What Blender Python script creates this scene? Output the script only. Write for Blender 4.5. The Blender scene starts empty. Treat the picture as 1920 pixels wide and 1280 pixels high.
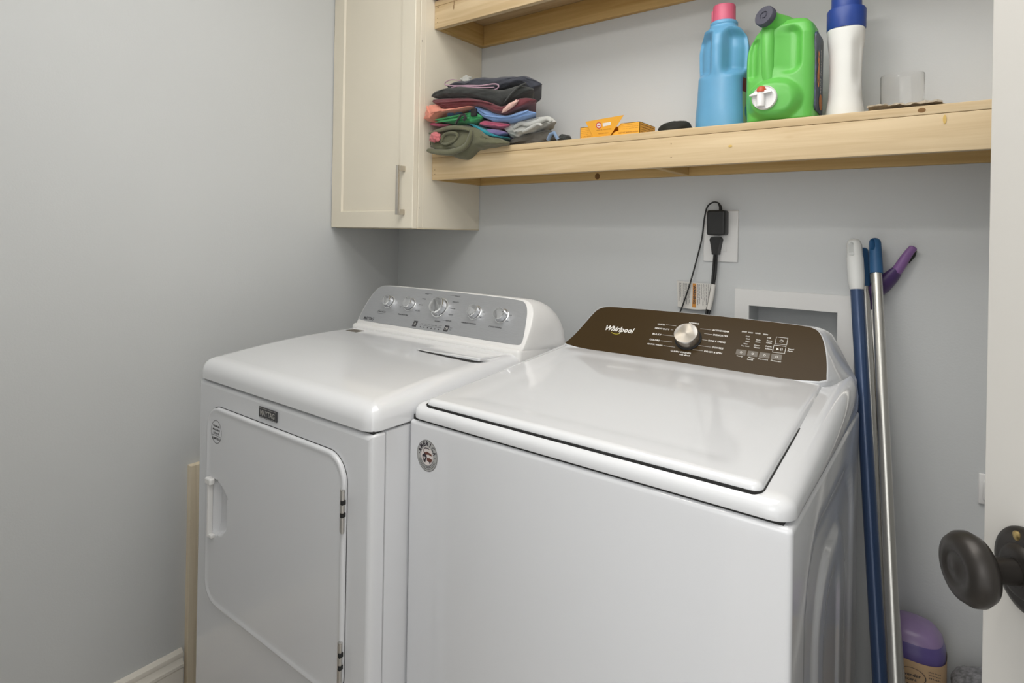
import bpy, bmesh, math, random
from mathutils import Vector, Matrix, noise
import numpy as np

sc = bpy.context.scene
FLOOR = -0.085      # everything is measured from the machines; the floor lies a little below z = 0
PI = math.pi
R = math.radians

# ------------------------------------------------------------------ camera
cd = bpy.data.cameras.new('camera'); cam = bpy.data.objects.new('camera', cd)
sc.collection.objects.link(cam); sc.camera = cam
cd.sensor_fit = 'HORIZONTAL'; cd.sensor_width = 36.0; cd.lens = 1105.0 / 1920 * 36
cd.shift_y = (437.6 - 640) / 1920; cd.clip_start = 0.02
yw, rl = R(36.9247), R(1.0038)
fw = Vector((-math.sin(yw), math.cos(yw), 0)); rt = Vector((math.cos(yw), math.sin(yw), 0)); up = Vector((0, 0, 1))
rt2 = math.cos(rl) * rt + math.sin(rl) * up; up2 = -math.sin(rl) * rt + math.cos(rl) * up
mw = Matrix((rt2, up2, -fw)).transposed().to_4x4(); mw.translation = (1.793, -1.6253, 1.2838)
cam.matrix_world = mw

# ------------------------------------------------------------------ world, lamps, exposure
w = bpy.data.worlds.new('world'); sc.world = w; w.use_nodes = True
w.node_tree.nodes['Background'].inputs[0].default_value = (0.97, 0.975, 0.965, 1)
w.node_tree.nodes['Background'].inputs[1].default_value = 1.5
sc.view_settings.view_transform = 'Standard'; sc.view_settings.look = 'None'
sc.view_settings.exposure = -0.06; sc.view_settings.gamma = 1.0; sc.view_settings.use_curve_mapping = False

def area(name, loc, target, sx, sy, power, col=(1, 1, 1)):
    l = bpy.data.lights.new(name, 'AREA'); l.shape = 'RECTANGLE'; l.size = sx; l.size_y = sy
    l.energy = power; l.color = col
    o = bpy.data.objects.new(name, l); sc.collection.objects.link(o); o.location = loc
    o.rotation_euler = (Vector(target) - Vector(loc)).to_track_quat('-Z', 'Y').to_euler()
    return o
def bulb(name, loc, power, rad=0.02, col=(1, 0.96, 0.9)):
    l = bpy.data.lights.new(name, 'POINT'); l.energy = power; l.shadow_soft_size = rad; l.color = col
    o = bpy.data.objects.new(name, l); sc.collection.objects.link(o); o.location = loc
    return o
area('hallway_light', (1.70, -2.30, 1.45), (0.7, -0.5, 1.0), 0.7, 0.7, 3.5, (1.0, 0.99, 0.97))
area('ceiling_light', (1.35, -0.95, 2.44), (1.35, -0.95, 0), 1.2, 0.8, 13.8, (1.0, 0.98, 0.95))
for k in range(3):
    bulb('fixture_bulb', (1.12 + 0.13 * k, -1.42, 2.14), 3.0, 0.035)

# ------------------------------------------------------------------ materials
def mat(name, col, rough=0.5, metal=0.0, bump=0.0, bscale=80.0, var=0.0, vscale=3.0, stretch=None,
        coat=0.0, spec=0.5, trans=0.0, ior=1.45, alpha=1.0, sheen=0.0, sss=0.0, detail=4, aniso=0):
    m = bpy.data.materials.new(name); m.use_nodes = True
    nt = m.node_tree; b = nt.nodes['Principled BSDF']
    def setp(k, v):
        if k in b.inputs: b.inputs[k].default_value = v
    setp('Base Color', (*col, 1)); setp('Roughness', rough); setp('Metallic', metal)
    setp('Coat Weight', coat); setp('Coat Roughness', 0.06); setp('Specular IOR Level', spec); setp('Transmission Weight', trans)
    setp('IOR', ior); setp('Alpha', alpha); setp('Sheen Weight', sheen)
    setp('Subsurface Weight', sss); setp('Subsurface Radius', (0.02, 0.02, 0.02))
    tc = nt.nodes.new('ShaderNodeTexCoord'); mp = nt.nodes.new('ShaderNodeMapping')
    nt.links.new(tc.outputs['Object'], mp.inputs[0])
    if stretch: mp.inputs['Scale'].default_value = stretch
    if bump:
        n = nt.nodes.new('ShaderNodeTexNoise'); n.inputs['Scale'].default_value = bscale; n.inputs['Detail'].default_value = detail
        nt.links.new(mp.outputs[0], n.inputs[0])
        bp = nt.nodes.new('ShaderNodeBump'); bp.inputs['Strength'].default_value = bump; bp.inputs['Distance'].default_value = 0.002
        nt.links.new(n.outputs[0], bp.inputs['Height']); nt.links.new(bp.outputs[0], b.inputs['Normal'])
    if var:
        n2 = nt.nodes.new('ShaderNodeTexNoise'); n2.inputs['Scale'].default_value = vscale; n2.inputs['Detail'].default_value = 6
        nt.links.new(mp.outputs[0], n2.inputs[0])
        cr = nt.nodes.new('ShaderNodeValToRGB')
        cr.color_ramp.elements[0].position = 0.3; cr.color_ramp.elements[1].position = 0.7
        cr.color_ramp.elements[0].color = (*[c * (1 - var) for c in col], 1)
        cr.color_ramp.elements[1].color = (*[min(1, c * (1 + var)) for c in col], 1)
        nt.links.new(n2.outputs[0], cr.inputs[0]); nt.links.new(cr.outputs[0], b.inputs['Base Color'])
    return m

def wood(name, c0, c1, axis='x', knots=True):
    m = bpy.data.materials.new(name); m.use_nodes = True; nt = m.node_tree; b = nt.nodes['Principled BSDF']
    b.inputs['Roughness'].default_value = 0.55
    tc = nt.nodes.new('ShaderNodeTexCoord'); mp = nt.nodes.new('ShaderNodeMapping'); nt.links.new(tc.outputs['Object'], mp.inputs[0])
    mp.inputs['Scale'].default_value = {'x': (1.2, 28, 28), 'y': (28, 1.2, 28), 'z': (28, 28, 1.2)}[axis]
    n = nt.nodes.new('ShaderNodeTexNoise'); n.inputs['Scale'].default_value = 2.2; n.inputs['Detail'].default_value = 7
    n.inputs['Distortion'].default_value = 0.6
    nt.links.new(mp.outputs[0], n.inputs[0])
    cr = nt.nodes.new('ShaderNodeValToRGB'); e = cr.color_ramp.elements
    e[0].position = 0.33; e[1].position = 0.62; e[0].color = (*c0, 1); e[1].color = (*c1, 1)
    nt.links.new(n.outputs[0], cr.inputs[0])
    out = cr.outputs[0]
    if knots:
        mk = nt.nodes.new('ShaderNodeMapping'); nt.links.new(tc.outputs['Object'], mk.inputs[0])
        mk.inputs['Scale'].default_value = {'x': (3.2, 7, 7), 'y': (7, 3.2, 7), 'z': (7, 7, 3.2)}[axis]
        v = nt.nodes.new('ShaderNodeTexVoronoi'); v.inputs['Scale'].default_value = 1.0; nt.links.new(mk.outputs[0], v.inputs[0])
        kr = nt.nodes.new('ShaderNodeValToRGB'); ke = kr.color_ramp.elements
        ke[0].position = 0.03; ke[1].position = 0.09; ke[0].color = (1, 1, 1, 1); ke[1].color = (0, 0, 0, 1)
        nt.links.new(v.outputs['Distance'], kr.inputs[0])
        mx = nt.nodes.new('ShaderNodeMix'); mx.data_type = 'RGBA'
        nt.links.new(kr.outputs[0], mx.inputs[0]); nt.links.new(out, mx.inputs[6]); mx.inputs[7].default_value = (0.42, 0.24, 0.09, 1)
        out = mx.outputs[2]
    nt.links.new(out, b.inputs['Base Color'])
    bp = nt.nodes.new('ShaderNodeBump'); bp.inputs['Strength'].default_value = 0.25; bp.inputs['Distance'].default_value = 0.001
    nt.links.new(n.outputs[0], bp.inputs['Height']); nt.links.new(bp.outputs[0], b.inputs['Normal'])
    return m

M = {}
M['wall'] = mat('wall_paint', (0.625, 0.64, 0.645), 0.6, bump=0.12, bscale=220, var=0.02, vscale=1.5)
M['ceiling'] = mat('ceiling_paint', (0.82, 0.82, 0.81), 0.8)
M['trim'] = mat('trim_paint', (0.88, 0.84, 0.76), 0.35)
M['floor'] = wood('floor_planks', (0.40, 0.36, 0.32), (0.50, 0.46, 0.41), 'y', False)
M['cream'] = mat('cream_laminate', (0.79, 0.73, 0.605), 0.38, var=0.015, vscale=6, bump=0.03, bscale=60)
M['cream_edge'] = mat('cream_edge', (0.66, 0.57, 0.40), 0.4)
M['pine'] = wood('pine', (0.53, 0.385, 0.21), (0.65, 0.505, 0.31), 'x')
M['pine_y'] = wood('pine_cross', (0.48, 0.30, 0.09), (0.60, 0.40, 0.16), 'y')
M['pine_dk'] = wood('pine_amber', (0.50, 0.31, 0.10), (0.62, 0.42, 0.17), 'x')
M['nail'] = mat('nail_hole', (0.10, 0.06, 0.03), 0.8)
M['enamel'] = mat('white_enamel', (0.725, 0.735, 0.76), 0.22, coat=0.6, spec=0.5, bump=0.03, bscale=500)
M['enamel_top'] = mat('white_enamel_top', (0.735, 0.745, 0.765), 0.16, coat=0.8)
M['plastic_w'] = mat('white_plastic', (0.78, 0.775, 0.765), 0.3)
M['gap'] = mat('dark_gap', (0.02, 0.02, 0.02), 0.9)
M['brushed'] = mat('brushed_panel', (0.46, 0.47, 0.49), 0.34, metal=0.75, bump=0.25, bscale=30, stretch=(2, 80, 80), var=0.05, vscale=20)
M['chrome'] = mat('chrome', (0.82, 0.83, 0.84), 0.14, metal=1.0)
M['knobface'] = mat('satin_knob_face', (0.70, 0.71, 0.73), 0.30, metal=0.9, bump=0.1, bscale=200)
M['print_dk'] = mat('dark_print', (0.05, 0.05, 0.055), 0.5)
M['print_wh'] = mat('white_print', (0.80, 0.78, 0.74), 0.5)
M['brown'] = mat('brown_glass_panel', (0.052, 0.033, 0.014), 0.25, spec=0.13)
M['btn'] = mat('touch_button', (0.13, 0.11, 0.085), 0.35)
M['yellow_ink'] = mat('yellow_swoosh', (0.45, 0.38, 0.02), 0.5)
M['steel'] = mat('brushed_steel', (0.62, 0.60, 0.57), 0.32, metal=1.0)
M['nickel'] = mat('satin_nickel', (0.60, 0.56, 0.50), 0.30, metal=1.0, bump=0.1, bscale=60, stretch=(60, 60, 2))
M['alu'] = mat('pole_steel', (0.60, 0.585, 0.55), 0.30, metal=1.0, bump=0.1, bscale=40, stretch=(60, 60, 2))
M['bluepole'] = mat('blue_painted_pole', (0.033, 0.064, 0.145), 0.34, metal=0.3, coat=0.4, bump=0.15, bscale=200)
M['bluegrip'] = mat('blue_grip', (0.022, 0.095, 0.22), 0.5)
M['whitegrip'] = mat('white_grip', (0.66, 0.67, 0.66), 0.5)
M['purple_l'] = mat('light_purple_plastic', (0.24, 0.12, 0.32), 0.45)
M['purple_d'] = mat('dark_purple_plastic', (0.07, 0.035, 0.13), 0.4)
M['black'] = mat('black_plastic', (0.018, 0.018, 0.018), 0.45)
M['bronze'] = mat('dark_bronze', (0.035, 0.031, 0.028), 0.36, metal=0.5)
M['brass'] = mat('brass_screw', (0.6, 0.45, 0.2), 0.35, metal=1.0)
M['door'] = mat('door_paint', (0.60, 0.585, 0.555), 0.42)
M['bluejug'] = mat('blue_translucent_plastic', (0.13, 0.35, 0.56), 0.32, sss=0.15, var=0.06, vscale=12)
M['pinkcap'] = mat('pink_cap', (0.62, 0.12, 0.20), 0.4)
M['green'] = mat('green_plastic', (0.125, 0.47, 0.085), 0.34, sss=0.1)
M['greycap'] = mat('charcoal_cap', (0.065, 0.065, 0.09), 0.5)
M['redbtn'] = mat('red_button', (0.50, 0.09, 0.035), 0.4)
M['whitejug'] = mat('white_translucent_plastic', (0.76, 0.76, 0.73), 0.4, sss=0.1)
M['bluecap'] = mat('blue_cap', (0.02, 0.055, 0.26), 0.4)
M['labelnavy'] = mat('navy_label', (0.035, 0.05, 0.09), 0.35, var=0.8, vscale=45)
M['labelorange'] = mat('orange_ink', (0.70, 0.25, 0.07), 0.5)
M['labelred'] = mat('red_label', (0.30, 0.02, 0.04), 0.4)
M['labelgreen'] = mat('pale_green_label', (0.55, 0.68, 0.48), 0.4)
M['boxorange'] = mat('orange_carton', (0.85, 0.42, 0.045), 0.5)
M['boxink'] = mat('brown_ink', (0.35, 0.14, 0.02), 0.6)
M['logored'] = mat('logo_red', (0.55, 0.05, 0.09), 0.5)
M['cloth_dk'] = mat('dark_cloth', (0.02, 0.02, 0.016), 0.9)
M['twine'] = mat('beige_weave', (0.45, 0.38, 0.29), 0.95, bump=0.9, bscale=300, var=0.25, vscale=120)
M['glass'] = mat('clear_glass', (1, 1, 1), 0.0, trans=1.0, ior=1.22)
M['paper'] = mat('tag_paper', (0.72, 0.70, 0.66), 0.6)
M['tagorange'] = mat('tag_orange', (0.60, 0.26, 0.05), 0.6)
M['violetjug'] = mat('violet_plastic', (0.12, 0.09, 0.27), 0.3, sss=0.05)
M['violet_top'] = mat('violet_translucent_top', (0.27, 0.19, 0.36), 0.3)
M['kraft'] = mat('kraft_label', (0.56, 0.38, 0.22), 0.6)
M['shag'] = mat('grey_shag', (0.23, 0.23, 0.24), 1.0, bump=1.0, bscale=160, var=0.45, vscale=110)
M['stk'] = mat('silver_sticker', (0.46, 0.46, 0.45), 0.35, metal=0.3)
M['stk_in'] = mat('sticker_white', (0.72, 0.66, 0.64), 0.5)
M['knot'] = mat('wood_knot', (0.20, 0.10, 0.03), 0.7)
M['resin'] = mat('wood_resin', (0.62, 0.42, 0.12), 0.5)
M['stk_red'] = mat('sticker_brown_red', (0.13, 0.045, 0.03), 0.5)
M['stk_dk'] = mat('sticker_black', (0.03, 0.022, 0.03), 0.5)
def cloth(name, col, s=0.04):
    return mat(name, col, 0.92, bump=0.5, bscale=420, var=s, vscale=30, sheen=0.25)

# ------------------------------------------------------------------ mesh building
ROOT = {}
class MB:
    def __init__(self, T=None):
        self.v = []; self.f = []; self.m = []; self.T = T; self.mi = 0
    def add(self, vs, fs, mi=None):
        b = len(self.v)
        for p in vs:
            p = Vector(p)
            self.v.append(self.T @ p if self.T else p)
        for f in fs:
            self.f.append(tuple(i + b for i in f)); self.m.append(self.mi if mi is None else mi)
    def box(self, x0, x1, y0, y1, z0, z1, mi=None):
        vs = [(x, y, z) for z in (z0, z1) for y in (y0, y1) for x in (x0, x1)]
        self.add(vs, [(0, 2, 3, 1), (4, 5, 7, 6), (0, 1, 5, 4), (2, 6, 7, 3), (0, 4, 6, 2), (1, 3, 7, 5)], mi)
    def cover(self, x0, x1, y0, y1, r, prof, zb, zt, mi=None, n=10, bottom=True, A=(0, .2, .42, .66, .86, 1)):
        zbf = zb if callable(zb) else (lambda x, y: zb); ztf = zt if callable(zt) else (lambda x, y: zt)
        def side(a0, a1, rr):
            L = a1 - a0
            s = [a * rr for a in A]; t = [rr + (L - 2 * rr) * k / n for k in range(1, n)]
            return [a0 + q for q in s + t] + [a1 - q for q in reversed(s)]
        rings = []; N = len(side(0, 1, .1)); per = None
        for d, h in prof:
            rr = max(r - d, 0.0008)
            X = side(x0 + d, x1 - d, rr); Y = side(y0 + d, y1 - d, rr)
            per = [(i, 0) for i in range(N)] + [(N - 1, j) for j in range(1, N)] + [(i, N - 1) for i in range(N - 2, -1, -1)] + [(0, j) for j in range(N - 2, 0, -1)]
            ring = []
            for i, j in per:
                x, y = X[i], Y[j]
                qx = min(max(x, x0 + d + rr), x1 - d - rr); qy = min(max(y, y0 + d + rr), y1 - d - rr)
                v = Vector((x - qx, y - qy))
                if v.length > 1e-9: v = v.normalized() * rr
                x, y = qx + v.x, qy + v.y
                a, b = zbf(x, y), ztf(x, y)
                ring.append((x, y, a + (b - a) * h))
            rings.append((ring, X, Y))
        vs = []; fs = []; K = len(per)
        for ring, _, _ in rings: vs += ring
        for k in range(len(rings) - 1):
            for i in range(K):
                fs.append((k * K + i, k * K + (i + 1) % K, (k + 1) * K + (i + 1) % K, (k + 1) * K + i))
        # top grid
        ring, X, Y = rings[-1]; h = prof[-1][1]; base = (len(rings) - 1) * K
        idx = {p: base + q for q, p in enumerate(per)}
        for i in range(1, N - 1):
            for j in range(1, N - 1):
                a, b = zbf(X[i], Y[j]), ztf(X[i], Y[j])
                idx[(i, j)] = len(vs); vs.append((X[i], Y[j], a + (b - a) * h))
        for i in range(N - 1):
            for j in range(N - 1):
                fs.append((idx[(i, j)], idx[(i + 1, j)], idx[(i + 1, j + 1)], idx[(i, j + 1)]))
        if bottom: fs.append(tuple(reversed(range(K))))
        self.add(vs, fs, mi)
    def rbox(self, x0, x1, y0, y1, z0, z1, e=0.003, r=None, mi=None, n=2, eb=None):
        r = e if r is None else r; eb = e if eb is None else eb
        H = z1 - z0; pr = []
        S = 3
        for k in range(S + 1):
            a = PI / 2 * k / S
            pr.append((eb * (1 - math.sin(a)), eb * (1 - math.cos(a)) / H))
        for k in range(S + 1):
            a = PI / 2 * k / S
            pr.append((e * (1 - math.cos(a)), 1 - e * (1 - math.sin(a)) / H))
        self.cover(x0, x1, y0, y1, max(r, e, eb) + 1e-4, pr, z0, z1, mi, n)
    def tube(self, pts, rad, n=12, mi=None, caps=True, flat=1.0):
        pts = [Vector(p) for p in pts]; rs = rad if isinstance(rad, (list, tuple)) else [rad] * len(pts)
        vs = []; fs = []; prev = None
        for i, p in enumerate(pts):
            t = (pts[min(i + 1, len(pts) - 1)] - pts[max(i - 1, 0)]).normalized()
            if prev is None:
                u = t.orthogonal().normalized()
            else:
                u = (prev - t * prev.dot(t)).normalized()
            prev = u; v = t.cross(u)
            for k in range(n):
                a = 2 * PI * k / n
                vs.append(p + (u * math.cos(a) + v * math.sin(a) * flat) * rs[i])
        for i in range(len(pts) - 1):
            for k in range(n):
                fs.append((i * n + k, i * n + (k + 1) % n, (i + 1) * n + (k + 1) % n, (i + 1) * n + k))
        if caps:
            fs.append(tuple(reversed(range(n)))); fs.append(tuple(range((len(pts) - 1) * n, len(pts) * n)))
        self.add(vs, fs, mi)
    def lathe(self, prof, L=None, n=32, mi=None, ex=1.0, ey=1.0, caps=True):
        L = L or Matrix.Identity(4); vs = []; fs = []
        for r, h in prof:
            for k in range(n):
                a = 2 * PI * k / n; vs.append(L @ Vector((r * ex * math.cos(a), r * ey * math.sin(a), h)))
        for i in range(len(prof) - 1):
            for k in range(n):
                fs.append((i * n + k, i * n + (k + 1) % n, (i + 1) * n + (k + 1) % n, (i + 1) * n + k))
        if caps:
            fs.append(tuple(reversed(range(n)))); fs.append(tuple(range((len(prof) - 1) * n, len(prof) * n)))
        self.add(vs, fs, mi)
    def rings(self, rings, caps=True, mi=None):
        K = len(rings[0]); vs = []; fs = []
        for r_ in rings: vs += list(r_)
        for k in range(len(rings) - 1):
            for i in range(K):
                fs.append((k * K + i, k * K + (i + 1) % K, (k + 1) * K + (i + 1) % K, (k + 1) * K + i))
        if caps: fs.append(tuple(reversed(range(K)))); fs.append(tuple(range((len(rings) - 1) * K, len(rings) * K)))
        self.add(vs, fs, mi)
    def prism(self, poly, h0, h1, mi=None):
        K = len(poly); self.rings([[(x, y, h0) for x, y in poly], [(x, y, h1) for x, y in poly]], True, mi)
    def build(self, name, mats, parent=None, smooth=True, angle=40, recalc=True):
        me = bpy.data.meshes.new(name)
        off = ROOT.get(parent.name, Vector((0, 0, 0))) if parent else Vector((0, 0, 0))
        me.from_pydata([tuple(p - off) for p in self.v], [], self.f)
        ml = mats if isinstance(mats, (list, tuple)) else [mats]
        for m_ in ml: me.materials.append(m_)
        for p, i in zip(me.polygons, self.m): p.material_index = i
        if recalc:
            bm = bmesh.new(); bm.from_mesh(me); bmesh.ops.recalc_face_normals(bm, faces=bm.faces); bm.to_mesh(me); bm.free()
        if smooth:
            me.polygons.foreach_set('use_smooth', [True] * len(me.polygons)); me.set_sharp_from_angle(angle=R(angle))
        me.update()
        o = bpy.data.objects.new(name, me); sc.collection.objects.link(o)
        if parent: o.parent = parent; ROOT[o.name] = off
        return o

def thing(name, label, cat, loc, group=None):
    o = bpy.data.objects.new(name, None); sc.collection.objects.link(o); o.location = loc; o.empty_display_size = 0.05
    o['label'] = label; o['category'] = cat
    if group: o['group'] = group
    ROOT[o.name] = Vector(loc); return o
def tag(o, label, cat, group=None):
    # a thing that is one mesh: put its origin at the base of its bounds
    me = o.data; co = np.empty(len(me.vertices) * 3); me.vertices.foreach_get('co', co); co = co.reshape(-1, 3)
    c = Vector(((co[:, 0].min() + co[:, 0].max()) / 2, (co[:, 1].min() + co[:, 1].max()) / 2, co[:, 2].min()))
    me.transform(Matrix.Translation(-c)); o.location = c; ROOT[o.name] = c
    o['label'] = label; o['category'] = cat
    if group: o['group'] = group
    return o
def struct(o): o['kind'] = 'structure'; return o

_tc = {}
def text_geo(s, bold=0.0, shear=0.0):
    key = (s, bold, shear)
    if key not in _tc:
        cu = bpy.data.curves.new('t', 'FONT'); cu.body = s; cu.size = 1.0; cu.offset = bold; cu.shear = shear; cu.resolution_u = 2
        ob = bpy.data.objects.new('t', cu); sc.collection.objects.link(ob)
        bpy.context.view_layer.update()
        dg = bpy.context.evaluated_depsgraph_get(); me = ob.evaluated_get(dg).to_mesh()
        vs = [v.co.copy() for v in me.vertices]; fs = [tuple(p.vertices) for p in me.polygons]
        ob.evaluated_get(dg).to_mesh_clear(); bpy.data.objects.remove(ob); bpy.data.curves.remove(cu)
        _tc[key] = (vs, fs)
    return _tc[key]
def put_text(mb, s, x, y, h, width=None, height=None, bold=0.0, shear=0.0, mi=None, rot=0.0, align='l'):
    """lettering flat on the local xy plane at height h; fitted to width/height"""
    vs, fs = text_geo(s, bold, shear)
    if not vs: return
    x0 = min(v.x for v in vs); x1 = max(v.x for v in vs); y0 = min(v.y for v in vs); y1 = max(v.y for v in vs)
    sy = (height / (y1 - y0)) if height else None; sx = (width / (x1 - x0)) if width else sy
    if sy is None: sy = sx
    out = []
    for v in vs:
        a = (v.x - x0) * sx; b = (v.y - y0) * sy
        if align == 'c': a -= (x1 - x0) * sx / 2; b -= (y1 - y0) * sy / 2
        ca, sa = math.cos(rot), math.sin(rot)
        out.append((x + a * ca - b * sa, y + a * sa + b * ca, h))
    mb.add(out, fs, mi)
def frame(o, ex, ey):
    ex = Vector(ex).normalized(); ey = Vector(ey).normalized(); ez = ex.cross(ey)
    m_ = Matrix((ex, ey, ez)).transposed().to_4x4(); m_.translation = o
    return m_

# ================================================================== THE ROOM
CEIL = 2.46; XR = 2.42
mb = MB(); mb.box(-0.12, XR + 0.12, -3.2, 0.12, FLOOR - 0.05, FLOOR); struct(mb.build('floor', M['floor'], smooth=False))
mb = MB(); mb.box(-0.12, XR + 0.12, -1.72, 0.12, CEIL, CEIL + 0.05); struct(mb.build('ceiling', M['ceiling'], smooth=False))
mb = MB(); mb.box(-0.12, 0, -1.72, 0.12, FLOOR, CEIL); struct(mb.build('wall_left', M['wall'], smooth=False))
mb = MB(); mb.box(XR, XR + 0.12, -1.72, 0.12, FLOOR, CEIL); struct(mb.build('wall_right', M['wall'], smooth=False))
hx0, hx1, hz0, hz1 = 1.3623, 1.568, 0.90, 1.1058
mb = MB()
mb.box(0, hx0, 0, 0.12, FLOOR, CEIL); mb.box(hx1, XR, 0, 0.12, FLOOR, CEIL)
mb.box(hx0, hx1, 0, 0.12, FLOOR, hz0); mb.box(hx0, hx1, 0, 0.12, hz1, CEIL); mb.box(hx0, hx1, 0.085, 0.12, hz0, hz1)
struct(mb.build('wall_back', M['wall'], smooth=False))
mb = MB()
mb.box(-0.12, 1.45, -1.72, -1.60, FLOOR, CEIL); mb.box(2.27, XR + 0.12, -1.72, -1.60, FLOOR, CEIL); mb.box(1.45, 2.27, -1.72, -1.60, 1.99, CEIL)
struct(mb.build('wall_front', M['wall'], smooth=False))
# baseboards, moulded cap over a flat board
def baseboard(mb, prof, length, T):
    sub = MB(T); K = len(prof)
    sub.rings([[(0, a, b) for a, b in prof], [(length, a, b) for a, b in prof]]); mb.v += sub.v
    b = len(mb.v) - len(sub.v); mb.f += [tuple(i + b for i in f) for f in sub.f]; mb.m += sub.m
bp = [(0, 0), (0.014, 0), (0.014, 0.088), (0.0165, 0.093), (0.0165, 0.101), (0.012, 0.108), (0.0105, 0.118), (0.0125, 0.124), (0.0115, 0.133), (0.005, 0.142), (0, 0.142)]
mb = MB(); baseboard(mb, bp, 0.78, frame((0, -0.815, FLOOR), (0, -1, 0), (1, 0, 0)))
bl = mb.build('baseboard_left', M['trim'], angle=25); struct(bl)
mb = MB(); baseboard(mb, bp, XR - 1.66, frame((1.66, 0, FLOOR), (1, 0, 0), (0, -1, 0)) @ Matrix.Scale(-1, 4, (0, 0, 1)))
struct(mb.build('baseboard_back', M['trim'], angle=25))
# bare wood frame of the opening low on the left wall, behind the dryer
mb = MB()
mb.box(0, 0.021, -0.806, -0.778, FLOOR, 0.588, 0); mb.box(0, 0.021, -0.20, -0.172, FLOOR, 0.588, 0)
mb.box(0, 0.021, -0.778, -0.20, 0.560, 0.588, 0); mb.box(0, 0.003, -0.778, -0.20, FLOOR, 0.560, 1)  # last box: flat dark panel painted in for the shade inside the opening
M['whitewood'] = wood('pale_bare_wood', (0.78, 0.67, 0.49), (0.88, 0.77, 0.59), 'z', False)
struct(mb.build('trim_1', [M['whitewood'], M['gap']], smooth=False))
# white casing round the recessed laundry outlet box
mb = MB()
mb.box(1.3259, hx0, -0.009, 0, 0.86, 1.1475); mb.box(hx1, 1.604, -0.009, 0, 0.86, 1.1475)
mb.box(hx0, hx1, -0.009, 0, hz1, 1.1475); mb.box(hx0, hx1, -0.009, 0, 0.86, hz0)
struct(mb.build('trim_2', M['plastic_w'], smooth=False))
# small plate low on the back wall, mostly hidden by the door edge
t = thing('wall_plate', 'small white plate low on the back wall, half hidden by the open door edge', 'wall plate', (1.885, 0, 0.722))
mb = MB(); mb.rbox(1.841, 1.93, -0.006, 0, 0.722, 0.787, 0.002); mb.build('plate', M['plastic_w'], t)
mb = MB(); mb.rbox(1.848, 1.90, -0.018, -0.006, 0.732, 0.776, 0.005); mb.build('plug', M['plastic_w'], t)
# nail holes and specks on the walls stay with the walls' own paint

# open door, swung in from the right jamb, with its dark bronze knob
ang = R(58); dt = Vector((math.cos(ang), -math.sin(ang), 0)); dn = Vector((-math.sin(ang), -math.cos(ang), 0))
Kc = Vector((1.810, -0.93, 0.981)); Rc = Kc - 0.050 * dn; Ed = Rc - 0.060 * dt
dT = frame((Ed.x, Ed.y, 0), dt, (0, 0, 1))       # x along the door, y up, z out of its face
if dT.to_3x3().col[2].dot(dn) < 0: raise SystemExit('door frame')
ROOT['door_1'] = Vector((0, 0, 0))
mb = MB(dT)
mb.rbox(0, 0.80, FLOOR + 0.012, 1.965, -0.035, 0, 0.0015)
dobj = struct(mb.build('door_1', M['door'])); ROOT[dobj.name] = Vector((0, 0, 0))
mb = MB(dT)
# latch plate in the edge
mb.box(-0.0012, 0.0, 0.955, 1.01, -0.030, -0.006)
mb.build('latch_plate', M['bronze'], dobj, smooth=False)
kT = frame(Rc, dt, (0, 0, 1))
mb = MB(kT)
mb.lathe([(0.0385, 0), (0.0385, 0.003), (0.037, 0.0055), (0.031, 0.0078), (0.024, 0.0085), (0.022, 0.0120), (0.018, 0.0135), (0.0135, 0.014), (0.0135, 0.0142)], n=48)
rose = mb.build('rose', M['bronze'], dobj)
mb = MB(kT @ Matrix.Translation((-0.006, 0.030, 0.0062))); mb.lathe([(0.0045, 0), (0.0045, 0.002), (0.003, 0.003)], n=16); mb.build('screw', M['brass'], dobj)
mb = MB(kT)
mb.lathe([(0.0115, 0.012), (0.0115, 0.034), (0.013, 0.037), (0.021, 0.039), (0.0285, 0.043), (0.0322, 0.050), (0.0318, 0.056), (0.0280, 0.0625),
          (0.022, 0.0655), (0.0165, 0.0660), (0.0140, 0.0645), (0.0120, 0.0640), (0.006, 0.0660), (0.0005, 0.0668)], n=48)
mb.build('doorknob', M['bronze'], dobj)

# ================================================================== WALL CABINET
cab = thing('wall_cabinet', 'tall cream shaker wall cabinet hung in the corner, bar pull on its door', 'cabinet', (0.21, -0.16, 1.2928))
CZ = 1.2928; CT = 2.40
mb = MB(); mb.rbox(0.002, 0.4229, -0.3035, -0.001, CZ + 0.003, CT, 0.0012, mi=0)
mb.box(0.4229, 0.4234, -0.283, -0.2815, CZ + 0.005, CT, 0)
body = mb.build('carcass', M['cream'], cab)
mb = MB(); mb.box(0.003, 0.4227, -0.3035, -0.001, CZ, CZ + 0.003); mb.build('bottom_edge', M['cream_edge'], cab, smooth=False)
for z in (1.8902, 1.8945, 1.3577, 1.362):
    mb = MB(); mb.box(0.4232, 0.4236, -0.2995, -0.298, z, z + 0.0018); mb.build('pin_hole', M['nail'], cab, smooth=False)
# shaker door: four rails round a recessed panel
mb = MB(frame((0, -0.3055, 0), (1, 0, 0), (0, 0, 1)))
dx0, dx1, dz0, dz1 = 0.003, 0.420, CZ + 0.002, CT - 0.003; ix0, ix1, iz0 = 0.0575, 0.3585, 1.3495; iz1 = dz1 - 0.057; th = 0.0195
def q(a, b, c, d, mi=0): mb.add([a, b, c, d], [(0, 1, 2, 3)], mi)
def rect(x0, x1, z0, z1, h): return [(x0, z0, h), (x1, z0, h), (x1, z1, h), (x0, z1, h)]
loops = [rect(dx0, dx1, dz0, dz1, 0), rect(dx0, dx1, dz0, dz1, th - 0.0015), rect(dx0 + 0.0015, dx1 - 0.0015, dz0 + 0.0015, dz1 - 0.0015, th),
         rect(ix0, ix1, iz0, iz1, th), rect(ix0 + 0.0035, ix1 - 0.0035, iz0 + 0.0035, iz1 - 0.0035, th - 0.0065)]
mb.rings(loops)
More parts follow.
